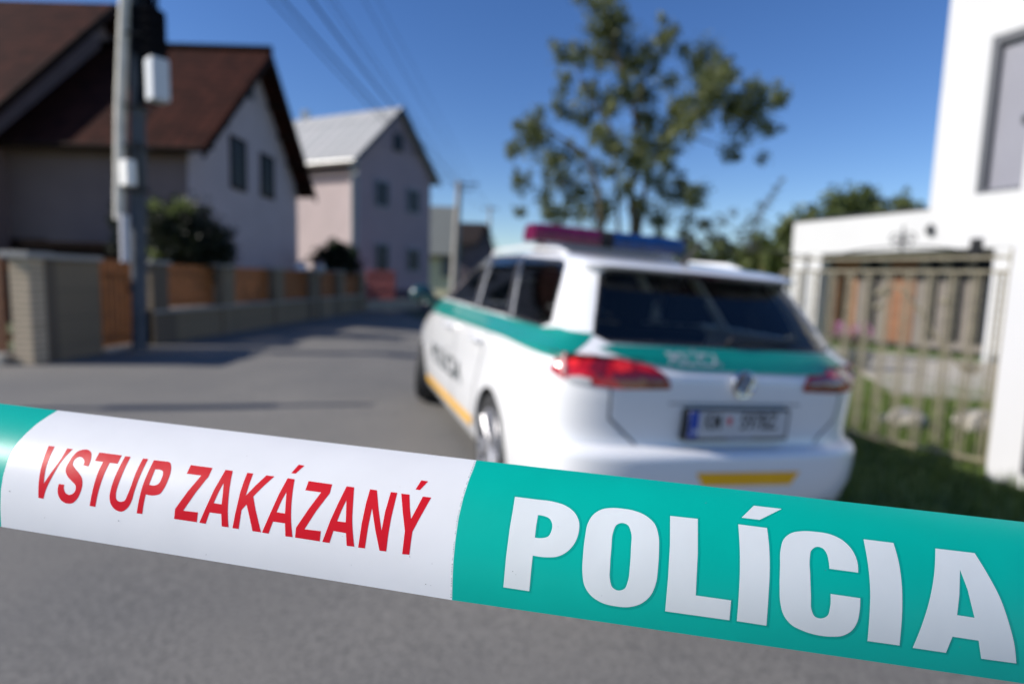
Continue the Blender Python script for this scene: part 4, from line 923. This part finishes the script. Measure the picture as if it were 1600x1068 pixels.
# tailgate seams
mapped('seam', [[(-.648, .90), (-.640, .90), (-.628, .735), (-.50, .624), (-.505, .616), (-.636, .728)]], rearfn(.0015), m_under, d=.05)
mapped('seam', [[(.648, .90), (.640, .90), (.628, .735), (.50, .624), (.505, .616), (.636, .728)]], rearfn(.0015), m_under, d=.05)
mapped('lower_apron', [[(-.62, .33), (.62, .33), (.66, .25), (.5, .20), (-.5, .20), (-.66, .25)]], arcfn(.004), m_under, d=.05)
mapped('plate_recess_edge', [[(-.36, .812), (.36, .812), (.37, .806), (-.37, .806)]], rearfn(.003), mat('grey_gap_line', (.10, .10, .11), .6), d=.05)  # thin grey line above the number plate
# tail lights
m_red = mat('red_lens', (.40, .006, .012), .16, coat=.5, var=.5, vscale=9)
m_redd = mat('dark_lens', (.17, .005, .012), .10, coat=1.0)
m_redb = mat('bright_red_lens', (.75, .02, .02), .12, coat=1.0)
LT_ = [(.935, .912), (.895, .958), (.842, 1.012, 1), (.825, 1.014, 1), (.70, 1.002, 1), (.52, .980, 1), (.435, .962, 1), (.385, .925, 1), (.368, .885, 1), (.372, .874), (.60, .866), (.80, .876), (.87, .888)]
for sg in (-1, 1):
    lp = [(p[0]*sg, p[1]) + ((1,) if len(p) > 2 else ()) for p in LT_]
    t_ = mapped('tail_light', [smoothloop(lp)], arcfn(.006), m_red, d=.03)
    mapped('reflector', [[(sg*.60, .874), (sg*.44, .878), (sg*.40, .90), (sg*.42, .935), (sg*.60, .965), (sg*.645, .92)]], arcfn(.009), m_redd, t_, d=.03)
    mapped('reflector', [[(sg*.70, .905), (sg*.66, .95), (sg*.64, .99), (sg*.68, .995), (sg*.74, .95)]], arcfn(.009), m_redd, t_, d=.03)
    for s0, z0, r_ in ((.80, .972, .032), (.60, .962, .026), (.565, .965, .022)):
        mapped('lamp_cup', [[(sg*(s0+r_*math.cos(k*.5236)), z0+r_*math.sin(k*.5236)) for k in range(12)]], arcfn(.011), m_redb, t_, d=.03)
    mapped('reversing_light', [[(sg*.73, .876), (sg*.84, .878), (sg*.83, .898), (sg*.78, .908), (sg*.73, .900)]], arcfn(.011), mat('clear_lens', (.5, .5, .5) if sg < 0 else (.25, .03, .04), .2), t_, d=.03)
    mb = MB(); 
    pn = arc(sg*.895, .965); c = pn[0]+pn[1]*.004
    mb.tube([arc(sg*(.85), .89)[0]+arc(sg*.85, .89)[1]*.004, arc(sg*.848, .93)[0]+arc(sg*.848, .93)[1]*.010, arc(sg*.842, .965)[0]+arc(sg*.842, .965)[1]*.010, arc(sg*.835, 1.0)[0]+arc(sg*.865, 1.0)[1]*.004], [.006, .013, .013, .006], 10)
    carpart('chrome_rib', mb.v, mb.f, mat('pink_white_lens', (.9, .45, .42), .12, coat=1), t_)
# number plate
npl = mapped('number_plate', [[(-.285, .645), (.285, .645), (.285, .793), (-.285, .793)]], lambda x, z: Vector((x, .045, z)), m_black)
def flatbox(name, x0, x1, z0, z1, y0, y1, m, parent): 
    mb = MB().bx(x0, x1, y0, y1, z0, z1); return carpart(name, mb.v, mb.f, m, parent, False)
flatbox('plate_holder', -.285, .285, .645, .793, .046, .10, m_black, npl)
flatbox('plate_face', -.270, .270, .660, .783, .040, .0449, mat('plate_white', (.55, .55, .56), .35), npl)
flatbox('country_band', -.270, -.222, .662, .781, .0375, .0399, mat('plate_blue', (.01, .06, .38), .35), npl)
def text(name, s, size, m, parent, fn, bold=0.0, condense=1.0, d=None):
    cu = bpy.data.curves.new('t', 'FONT'); cu.body = s; cu.size = size; cu.offset = bold; cu.align_x = 'CENTER'; cu.align_y = 'CENTER'; cu.resolution_u = 4
    to = bpy.data.objects.new('t', cu); COL.objects.link(to); dg = bpy.context.evaluated_depsgraph_get(); dg.update(); me = bpy.data.meshes.new_from_object(to.evaluated_get(dg)); 
    v = [fn(p.co.x*condense, p.co.y) for p in me.vertices]; f = [tuple(p.vertices) for p in me.polygons]
    bpy.data.objects.remove(to); return carpart(name, v, f, m, parent, False)
text('plate_lettering', 'KM', .105, m_black, npl, lambda a, b_: Vector((-.145+a, .039, .732+b_)), .002, .62)
text('plate_lettering', '597BZ', .105, m_black, npl, lambda a, b_: Vector((.105+a, .039, .732+b_)), .002, .72)
mb = MB().prism([(-.07, .0385, .755), (-.045, .0385, .755), (-.045, .0385, .73), (-.0575, .0385, .715), (-.07, .0385, .73)], (0, .001, 0)); carpart('crest', mb.v, mb.f, mat('crest_red', (.6, .03, .04), .4), npl, False)
text('plate_lettering', 'SK', .03, mat('plate_mark', (.8, .8, .8), .4), npl, lambda a, b_: Vector((-.238+a, .0368, .69+b_)), .001, .8)
flatbox('holder_print', -.06, .08, .650, .668, .0435, .0449, mat('holder_blue', (.12, .16, .30), .4), npl)
# badge
m_chrome = mat('chrome', (.75, .75, .77), .08, metal=1.0)
by = rearY(0, .905)-.004
mb = MB(); c0 = Vector((.01, by-.012, .905))
mb.tube([c0+Vector((.056*math.cos(k*math.pi/16), 0, .056*math.sin(k*math.pi/16))) for k in range(33)], .008, 8, cap=False)
bd = carpart('badge', mb.v, mb.f, m_chrome, car)
mb = MB(); mb.tube([c0+Vector((0, .02, 0)), c0+Vector((0, .004, 0))], .052, 24); carpart('disc', mb.v, mb.f, mat('badge_blue_grey', (.05, .07, .12), .2, coat=1), bd)
mb = MB()
def bar(x0, z0, x1, z1): mb.tube([c0+Vector((x0, -.002, z0)), c0+Vector((x1, -.002, z1))], .0055, 6)
bar(-.026, .046, 0, .008); bar(.026, .046, 0, .008); bar(-.048, .016, -.024, -.044); bar(-.024, -.044, 0, -.004); bar(0, -.004, .024, -.044); bar(.024, -.044, .048, .016)
carpart('monogram', mb.v, mb.f, m_chrome, bd)
text('police_lettering', 'POLÍCIA', .072, mat('silver_print', (.42, .47, .47), .3, metal=.3), car, lambda a, b_: Vector((-.225+a, rearY(-.225+a, 1.0+b_)-.0115, 1.0+b_)), .003, 1.05)
text('police_lettering', 'POLÍCIA', .21, mat('dark_print', (.03, .045, .05), .4), car, lambda a, b_: Vector((-(halfw(2.42-a, .60+b_)+.004), 2.42-a, .60+b_)), .004, 1.55)
text('police_lettering', 'POLÍCIA', .21, mat('dark_print', (.03, .045, .05), .4), car, lambda a, b_: Vector(((halfw(2.42+a, .60+b_)+.004), 2.42+a, .60+b_)), .004, 1.55)
# wheels
def wheel(yc, sg, steer):
    t = MB(); prof = [(-.10, .215), (-.105, .27), (-.095, .302), (-.07, .315), (0, .318), (.07, .315), (.095, .302), (.105, .27), (.10, .215)]; n_ = 40; vs = []; fs = []
    for i in range(n_):
        a = 2*math.pi*i/n_
        for x, r_ in prof: vs.append((x, r_*math.cos(a), r_*math.sin(a)))
    k = len(prof)
    for i in range(n_):
        for j in range(k-1): fs.append((i*k+j, ((i+1) % n_)*k+j, ((i+1) % n_)*k+j+1, i*k+j+1))
    Mx = Matrix.Translation((sg*.778, yc, .318))@Matrix.Rotation(steer, 4, 'Z')
    w_ = bpy.data.objects.new('wheel', None); COL.objects.link(w_); w_.parent = car; w_.location = (sg*.778, yc, .318); w_.rotation_euler = (0, 0, steer)
    carpart('tyre', vs, fs, m_rubber, w_)
    mb = MB(); o_ = sg*.095
    mb.tube([(o_*.2, 0, 0), (o_*.95, 0, 0)], .055, 16)
    for r_, x in ((.213, .6), (.205, 1.0)):
        pts = [(o_*x, r_*math.cos(a*math.pi/20), r_*math.sin(a*math.pi/20)) for a in range(41)]; mb.tube(pts, .012, 6, cap=False)
    for q in range(10):
        a = q*math.pi/5+(.12 if q % 2 else -.12); mb.tube([(o_*.8, .04*math.cos(a), .04*math.sin(a)), (o_*.98, .12*math.cos(a), .12*math.sin(a)), (o_*.98, .205*math.cos(a), .205*math.sin(a))], [.022, .018, .02], 6)
    carpart('rim', mb.v, mb.f, m_alloy, w_)
    mb = MB(); mb.tube([(o_*-.1, 0, 0), (o_*.25, 0, 0)], .15, 24); carpart('brake_disc', mb.v, mb.f, m_black, w_)
for yc, st in ((1.08, 0), (3.70, -R(19))):
    for sg in (-1, 1): wheel(yc, sg, st)
# interior
mb = MB(); mb.bx(-.60, .60, .25, 3.3, .22, .34); mb.bx(-.56, .56, .45, 1.15, .34, .84)
for yc in (1.08, 3.70):
    for sg in (-1, 1):
        for t in range(10):
            a0 = math.pi*t/10; a1 = math.pi*(t+1)/10
            mb.prism([(sg*.57, yc+.36*math.cos(a0), .318+.36*math.sin(a0)), (sg*.57, yc+.36*math.cos(a1), .318+.36*math.sin(a1)), (sg*.57, yc+.375*math.cos(a1), .318+.375*math.sin(a1)), (sg*.57, yc+.375*math.cos(a0), .318+.375*math.sin(a0))], (sg*.25, 0, 0))
        mb.bx(sg*.55, sg*.57, yc-.36, yc+.36, .1, .68)
carpart('floor_pan', mb.v, mb.f, m_under, car, False)
m_seat = mat('dark_seat_cloth', (.025, .026, .03), .9)
for x, y, nm in ((-.36, 2.1, 'seat'), (.36, 2.1, 'seat'), (-.38, 1.25, 'seat'), (0, 1.25, 'seat'), (.38, 1.25, 'seat')):
    mb = MB(); ax = (Vector((1, 0, 0)), Vector((0, .97, .24)), Vector((0, -.24, .97)))
    mb.box((x, y+.25, .55), (.46 if y > 2 else .37, .5, .16)); mb.box((x, y-.04, .80), (.46 if y > 2 else .37, .12, .56), ax); mb.box((x, y-.13, 1.19), (.25, .09, .17), ax); mb.tube([(x-.06, y-.11, 1.04), (x-.06, y-.12, 1.14)], .008, 6); mb.tube([(x+.06, y-.11, 1.04), (x+.06, y-.12, 1.14)], .008, 6)
    o = carpart(nm, mb.v, mb.f, m_seat, car, False); bv = o.modifiers.new('b', 'BEVEL'); bv.width = .03; bv.segments = 2
mb = MB(); mb.box((0, 3.15, .93), (1.3, .4, .2)); mb.tube([(-.36+.18*math.cos(k*.524), 2.85+.05*math.sin(k*.524), .98+.17*math.sin(k*.524)) for k in range(13)], .014, 6); carpart('dashboard', mb.v, mb.f, m_seat, car, False)
# light bar
m_mag = mat('magenta_lens', (.13, .004, .045), .2, coat=.3, var=.2, vscale=12); m_blu = mat('blue_lens', (.001, .035, .15), .2, coat=.3, var=.2, vscale=12)
lb = MB().bx(-.48, .48, 1.46, 1.66, 1.515, 1.565); lbo = carpart('light_bar', lb.v, lb.f, mat('silver_housing', (.35, .35, .38), .35), car, False)
def lens(x0, x1, m, nm='lens'):
    mb = MB(); pr = [(1.44, 1.565), (1.43, 1.61), (1.437, 1.645), (1.46, 1.668), (1.50, 1.68), (1.62, 1.68), (1.66, 1.668), (1.68, 1.645), (1.69, 1.61), (1.68, 1.565)]
    n_ = 8; vs = []; fs = []
    for i in range(n_+1):
        u = i/n_; x = x0+(x1-x0)*u; e_ = max(0, (abs(x)-.52)/.10) if abs(x) > .52 else 0; sc_ = (1-.5*e_*e_) 
        for y, z in pr: vs.append((x, 1.56+(y-1.56)*sc_, 1.562+(z-1.565)*1.0*(1-.30*e_*e_)))
    k = len(pr)
    for i in range(n_):
        for j in range(k): fs.append((i*k+j, (i+1)*k+j, (i+1)*k+(j+1) % k, i*k+(j+1) % k))
    fs.append(tuple(range(k))); fs.append(tuple(n_*k+j for j in range(k))[::-1]); return carpart(nm, vs, fs, m, lbo)
lens(-.565, -.10, m_mag); lens(.0, .565, m_blu); lens(-.098, -.002, m_under, 'centre_cover')
for x in (-.45, .45):
    mb = MB().bx(x-.05, x+.05, 1.48, 1.64, 1.44, 1.536); carpart('bracket', mb.v, mb.f, m_black, lbo, False)
mb = MB().bx(-.34, .34, 1.40, 1.72, 1.492, 1.515); carpart('roof_plate', mb.v, mb.f, mat('grey_roof_plate', (.16, .17, .19), .4), lbo, False)
mb = MB().tube([(.0, .62, 1.45), (.0, .5, 1.56)], [.02, .006], 8); carpart('aerial', mb.v, mb.f, m_black, car)

# ------------------------------------------------------------------ barrier tape
def ytop(x): return 630+ (x*(718-630)/740 if x < 740 else 88+(x-740)*(815-718)/860)
def ybot(x): return 822+ (x*(937-822)/708 if x < 708 else 115+(x-708)*(1067-937)/892)
def depth(x): return .372/(1+.26*(x-724)/1600)*(1+.09*(max(0, x-850)/700)**2)
NV = .93; RR = 1.0       # nearest line of the rolled cross-section and its radius (in tape widths)
def tape_pt(x, y, off=0.0):
    v = (y-ytop(x))/(ybot(x)-ytop(x)); h = (v-NV)
    c = (RR-math.sqrt(max(1e-4, RR*RR-h*h)))*.235
    d_ = depth(x)*(1+c)-off
    p = ray(x, y); return EYE+p*d_
def B1(v): # left printed border, photo x for v 0..1
    t = [(0, 90), (.06, 74), (.13, 57), (.22, 40), (.30, 27), (.38, 18), (.47, 11), (.58, 5), (.70, 1.5), (.85, .5), (1, 2)]; return tab(t, v)
def B2(v):
    t = [(0, 744.3), (.06, 740), (.14, 733), (.28, 723.5), (.42, 716.5), (.56, 712), (.72, 708.5), (.86, 707), (1, 706.3)]; return tab(t, v)
bt = empty('barrier_tape', tuple(tape_pt(740, 830)), 'green and white police barrier tape stretched across the whole foreground', 'barrier tape')
def tapemat(name, col, rough=.38):
    m = mat(name, col, rough, spec=.3, bump=.35, bscale=28, coat=.06, dist=.0008, var=.035, vscale=16); b = m.node_tree.nodes['Principled BSDF']; b.inputs['Coat Roughness'].default_value = .25
    n_ = m.node_tree; out = n_.nodes['Material Output']; tl = n_.nodes.new('ShaderNodeBsdfTranslucent'); tl.inputs[0].default_value = (*[min(1, c*1.0) for c in col], 1); mx_ = n_.nodes.new('ShaderNodeMixShader'); mx_.inputs[0].default_value = .3
    n_.links.new(b.outputs[0], mx_.inputs[1]); n_.links.new(tl.outputs[0], mx_.inputs[2]); n_.links.new(mx_.outputs[0], out.inputs[0]); return m
m_tw = tapemat('tape_white', (.90, .90, .90)); m_tg = tapemat('tape_green', (.0, .50, .39)); m_tr = tapemat('tape_red', (.70, .012, .025)); m_tr.node_tree.nodes['Principled BSDF'].inputs['Coat Weight'].default_value = 0; m_tr.node_tree.nodes['Principled BSDF'].inputs['Specular IOR Level'].default_value = .15; m_tdk = tapemat('tape_edge_print', (.0, .20, .18)); m_tgd = tapemat('tape_green_halo', (.0, .45, .36))
def strip(name, xa, xb, m, nx):
    mb = MB(); nv = 48
    for i in range(nx+1):
        for j in range(nv+1):
            v = j/nv; x = xa(v)+(xb(v)-xa(v))*i/nx; y = ytop(x)+(ybot(x)-ytop(x))*v; mb.v.append(tuple(tape_pt(x, y)))
    for i in range(nx):
        for j in range(nv): k = i*(nv+1)+j; mb.f.append((k, k+1, k+nv+2, k+nv+1)); mb.m.append(0)
    return mb.build(name, m, bt, smooth=True)
strip('green_section', lambda v: -420, B1, m_tg, 30); strip('white_section', B1, B2, m_tw, 60); strip('green_section', B2, lambda v: 2050, m_tg, 110)
def Q(reg, pts):    # photo-pixel outline from an enlarged crop
    x0, y0, s = reg; return [(x0+p[0]/s, y0+p[1]/s)+tuple(p[2:]) for p in pts]
Z1 = (50, 680, 8.9); Z2 = (160, 690, 8.9); Z3 = (265, 710, 8.9); Z4 = (355, 720, 8.9); Z5 = (450, 740, 8.9); Z6 = (555, 745, 8.9); Z7 = (775, 765, 6.671); Z8 = (900, 780, 5.936); Z9 = (1030, 780, 5.34); ZA = (1200, 820, 5.93); ZB = (1340, 830, 4.854)
red = [
 [Q(Z1, [(232, 142), (316, 152), (240, 315, 1), (195, 440, 1), (163, 668), (265, 515, 1), (380, 355, 1), (490, 178), (566, 187), (400, 375, 1), (265, 600, 1), (195, 745, 1), (158, 878), (88, 864), (92, 660, 1), (118, 480, 1), (172, 290, 1)])],
 [Q(Z1, [(784, 428), (824, 300, 1), (822, 235, 1), (790, 202, 1), (735, 193, 1), (650, 212, 1), (575, 275, 1), (515, 365, 1), (475, 440, 1), (468, 500, 1), (490, 560, 1), (560, 640, 1), (603, 690, 1), (605, 750, 1), (570, 805, 1), (515, 822, 1), (465, 795, 1), (443, 745, 1), (447, 682), (372, 671), (357, 740, 1), (365, 830, 1), (410, 905, 1), (480, 942, 1), (560, 938, 1), (625, 880, 1), (675, 780, 1), (700, 650, 1), (692, 590, 1), (650, 520, 1), (595, 450, 1), (568, 405, 1), (572, 370, 1), (610, 318, 1), (665, 296, 1), (710, 318, 1), (728, 355, 1), (712, 412)])],
 [Q(Z1, [(938, 234), (1250, 274), (1188, 392), (1080, 378), (1010, 520, 1), (945, 700, 1), (905, 850, 1), (879, 990), (800, 977), (835, 790, 1), (880, 620, 1), (935, 470, 1), (988, 366), (874, 350), (905, 290)])],
 [Q(Z2, [(318, 196), (392, 206), (320, 350, 1), (255, 500, 1), (205, 640, 1), (186, 740, 1), (197, 802, 1), (248, 830, 1), (305, 815, 1), (345, 740, 1), (395, 620, 1), (455, 450, 1), (515, 320, 1), (565, 228), (636, 236), (560, 390, 1), (495, 540, 1), (440, 700, 1), (400, 830, 1), (345, 920, 1), (265, 967, 1), (185, 945, 1), (125, 880, 1), (98, 770, 1), (115, 660, 1), (175, 480, 1), (250, 320, 1)])],
 [Q(Z2, [(716, 252), (900, 272), (938, 285, 1), (955, 335, 1), (948, 420, 1), (905, 545, 1), (850, 655, 1), (795, 722, 1), (720, 742, 1), (602, 728), (575, 850, 1), (553, 1000), (475, 990), (500, 840, 1), (555, 620, 1), (630, 430, 1)]), Q(Z2, [(733, 380), (800, 386, 1), (838, 405, 1), (842, 440, 1), (820, 510, 1), (780, 580, 1), (730, 603, 1), (648, 592)])],
 [Q(Z3, [(295, 142), (597, 182), (543, 300), (365, 520), (188, 775), (393, 800), (377, 936), (62, 890), (75, 752), (250, 510), (440, 287), (238, 262)])],
 [Q(Z3, [(778, 208), (878, 222), (843, 400, 1), (822, 560, 1), (808, 800, 1), (818, 1006), (723, 994), (718, 822), (555, 800), (500, 958), (412, 943), (500, 740), (620, 480)]), Q(Z3, [(752, 388), (740, 530), (722, 688), (612, 670), (680, 520)])],
 [Q(Z4, [(278, 160), (362, 170), (310, 310), (258, 478), (390, 340), (545, 196), (657, 210), (500, 350), (362, 490), (395, 680), (468, 987), (350, 970), (310, 780), (268, 600), (198, 678), (158, 940), (72, 930), (110, 730), (180, 430), (235, 270)])],
 [Q(Z4, [(840, 235), (938, 250), (908, 440, 1), (890, 640, 1), (888, 830, 1), (907, 1054), (808, 1043), (803, 862), (635, 838), (573, 1006), (482, 990), (600, 720), (720, 455)]), Q(Z4, [(824, 425), (812, 580), (803, 725), (685, 708), (755, 550)])],
 [Q(Z4, [(994, 46), (1075, 62), (950, 172), (890, 166)])],
 [Q(Z5, [(286, 97), (615, 143), (580, 268), (390, 515), (228, 766), (455, 793), (440, 935), (97, 882), (110, 745), (290, 480), (460, 255), (240, 225)])],
 [Q(Z5, [(815, 170), (920, 183), (905, 400, 1), (893, 640, 1), (903, 840, 1), (920, 1009), (815, 996), (805, 820), (630, 790), (575, 957), (475, 942), (590, 640), (700, 400)]), Q(Z5, [(812, 362), (808, 520), (802, 670), (682, 655), (745, 500)])],
 [Q(Z6, [(206, 167), (302, 180), (325, 450), (365, 745), (415, 480), (495, 205), (585, 215), (500, 560), (458, 800), (430, 1030), (337, 1020), (280, 740), (233, 430), (180, 680), (133, 987), (40, 976), (90, 640), (150, 360)])],
 [Q(Z6, [(640, 227), (755, 240), (760, 420), (775, 580), (850, 440), (940, 268), (1057, 281), (900, 560), (795, 755), (770, 920), (752, 1075), (652, 1068), (672, 900), (690, 745), (660, 480)])],
 [Q(Z6, [(920, 42), (1015, 57), (900, 178), (838, 170)])],
]
wht = [
 [Q(Z7, [(198, 70), (420, 98, 1), (600, 122, 1), (730, 165, 1), (820, 235, 1), (865, 330, 1), (862, 440, 1), (815, 560, 1), (730, 650, 1), (640, 692, 1), (530, 700, 1), (383, 682), (365, 850), (347, 1053), (77, 1012), (105, 700), (145, 390), (178, 200)]), Q(Z7, [(438, 260), (500, 270, 1), (560, 300, 1), (585, 350, 1), (578, 425, 1), (545, 482, 1), (480, 500, 1), (405, 495), (418, 380)])],
 [Q(Z8, [(330, 77, 1), (420, 82, 1), (530, 100, 1), (650, 150, 1), (730, 225, 1), (765, 330, 1), (770, 470, 1), (760, 640, 1), (740, 780, 1), (690, 890, 1), (610, 960, 1), (490, 995, 1), (370, 988, 1), (240, 955, 1), (140, 890, 1), (80, 800, 1), (60, 680, 1), (65, 520, 1), (85, 340, 1), (110, 220, 1), (160, 140, 1), (235, 92, 1)]), Q(Z8, [(420, 216, 1), (480, 235, 1), (510, 300, 1), (510, 450, 1), (500, 620, 1), (480, 760, 1), (450, 825, 1), (395, 842, 1), (340, 815, 1), (315, 740, 1), (316, 620, 1), (328, 450, 1), (348, 290, 1), (375, 235, 1)])],
 [Q(Z9, [(92, 135), (322, 160), (322, 450), (305, 798), (600, 840), (586, 1005), (50, 930), (75, 640), (90, 380)])],
 [Q(Z9, [(660, 205), (900, 236), (918, 400, 1), (922, 600, 1), (912, 800, 1), (895, 1050), (648, 1012), (664, 800, 1), (673, 600, 1), (672, 400, 1)])],
 [Q(Z9, [(790, 50), (1022, 77), (838, 168), (688, 150)])],
 [Q(ZA, [(836, 438), (570, 402), (562, 330, 1), (545, 265, 1), (505, 212, 1), (445, 200, 1), (400, 235, 1), (388, 300, 1), (392, 480, 1), (398, 660, 1), (403, 780, 1), (435, 845, 1), (490, 862, 1), (550, 838, 1), (575, 760, 1), (580, 635), (855, 675), (848, 800, 1), (825, 900, 1), (770, 980, 1), (690, 1022, 1), (580, 1030, 1), (450, 1015, 1), (320, 975, 1), (210, 915, 1), (145, 830, 1), (115, 720, 1), (108, 560, 1), (112, 380, 1), (118, 220, 1), (145, 130, 1), (210, 75, 1), (310, 55, 1), (440, 60, 1), (580, 85, 1), (700, 145, 1), (790, 245, 1), (828, 340, 1)])],
 [Q(ZB, [(45, 57), (272, 85), (312, 230, 1), (335, 400, 1), (338, 600, 1), (318, 862), (75, 828), (90, 640, 1), (96, 450, 1), (82, 270, 1)])],
 [Q(ZB, [(590, 127), (888, 162), (985, 320, 1), (1080, 500, 1), (1150, 700, 1), (1190, 860, 1), (1204, 998), (938, 962), (918, 825), (720, 795), (670, 917), (418, 880), (490, 700, 1), (550, 500, 1), (583, 300, 1)]), Q(ZB, [(777, 288), (835, 440), (887, 652), (755, 632), (772, 480)])],
]
def decal(name, letters, off, m, parent=None, expand=0.0):
    mb = MB()
    for L_ in letters:
        loops = [smoothloop(l) for l in L_]
        if expand: loops = [grow(l, expand if i == 0 else -expand) for i, l in enumerate(loops)]
        v, f = cutpoly(loops, 12, 9); mb.add([tape_pt(a, b_, off) for a, b_ in v], f)
    return mb.build(name, m, bt, smooth=True)
decal('white_lettering', wht, .00024, m_tw)
decal('letter_halo_print', wht, .00012, m_tgd, expand=3.4)  # darker green halo printed round the white letters
decal('red_lettering', red, .00015, m_tr)
mb = MB()
v = .01
while v < .99:
    l_ = random.uniform(.006, .014)
    if random.random() < .8:
        x = B2(v)-1.6+random.uniform(-.3, .3); ya = ytop(x)+(ybot(x)-ytop(x))*v; yb = ya+l_*120; x2 = B2(v+l_)-1.6
        mb.add([tape_pt(x-.55, ya, .0001), tape_pt(x+.55, ya, .0001), tape_pt(x2+.55, yb, .0001), tape_pt(x2-.55, yb, .0001)], [(0, 1, 2, 3)])
    v += l_+.006
mb.build('border_dots', m_tdk, bt)
mb = MB()   # specks of dirt
for px, py, r_ in ((15, 767, 1.2), (185, 813, 1.1), (535, 837, .6), (665, 912, 1.0), (673, 914, .6), (640, 869, .8), (322, 866, .8), (675, 880, .7), (801, 892, .9), (806, 897, .6), (1091, 834, .8), (1103, 785, .6), (872, 822, .6), (549, 882, .5), (625, 760, .5), (386, 712, .6), (70, 808, .7), (410, 905, .6), (450, 756, .5), (1500, 1010, .7), (940, 930, .6), (1290, 890, .5)):
    mb.add([tape_pt(px+r_*math.cos(k), py+r_*.6*math.sin(k), .0003) for k in (0, 1, 2, 3, 4, 5)], [(0, 1, 2, 3, 4, 5)])
mb.build('dirt_specks', mat('dirt', (.2, .19, .19), .8), bt)
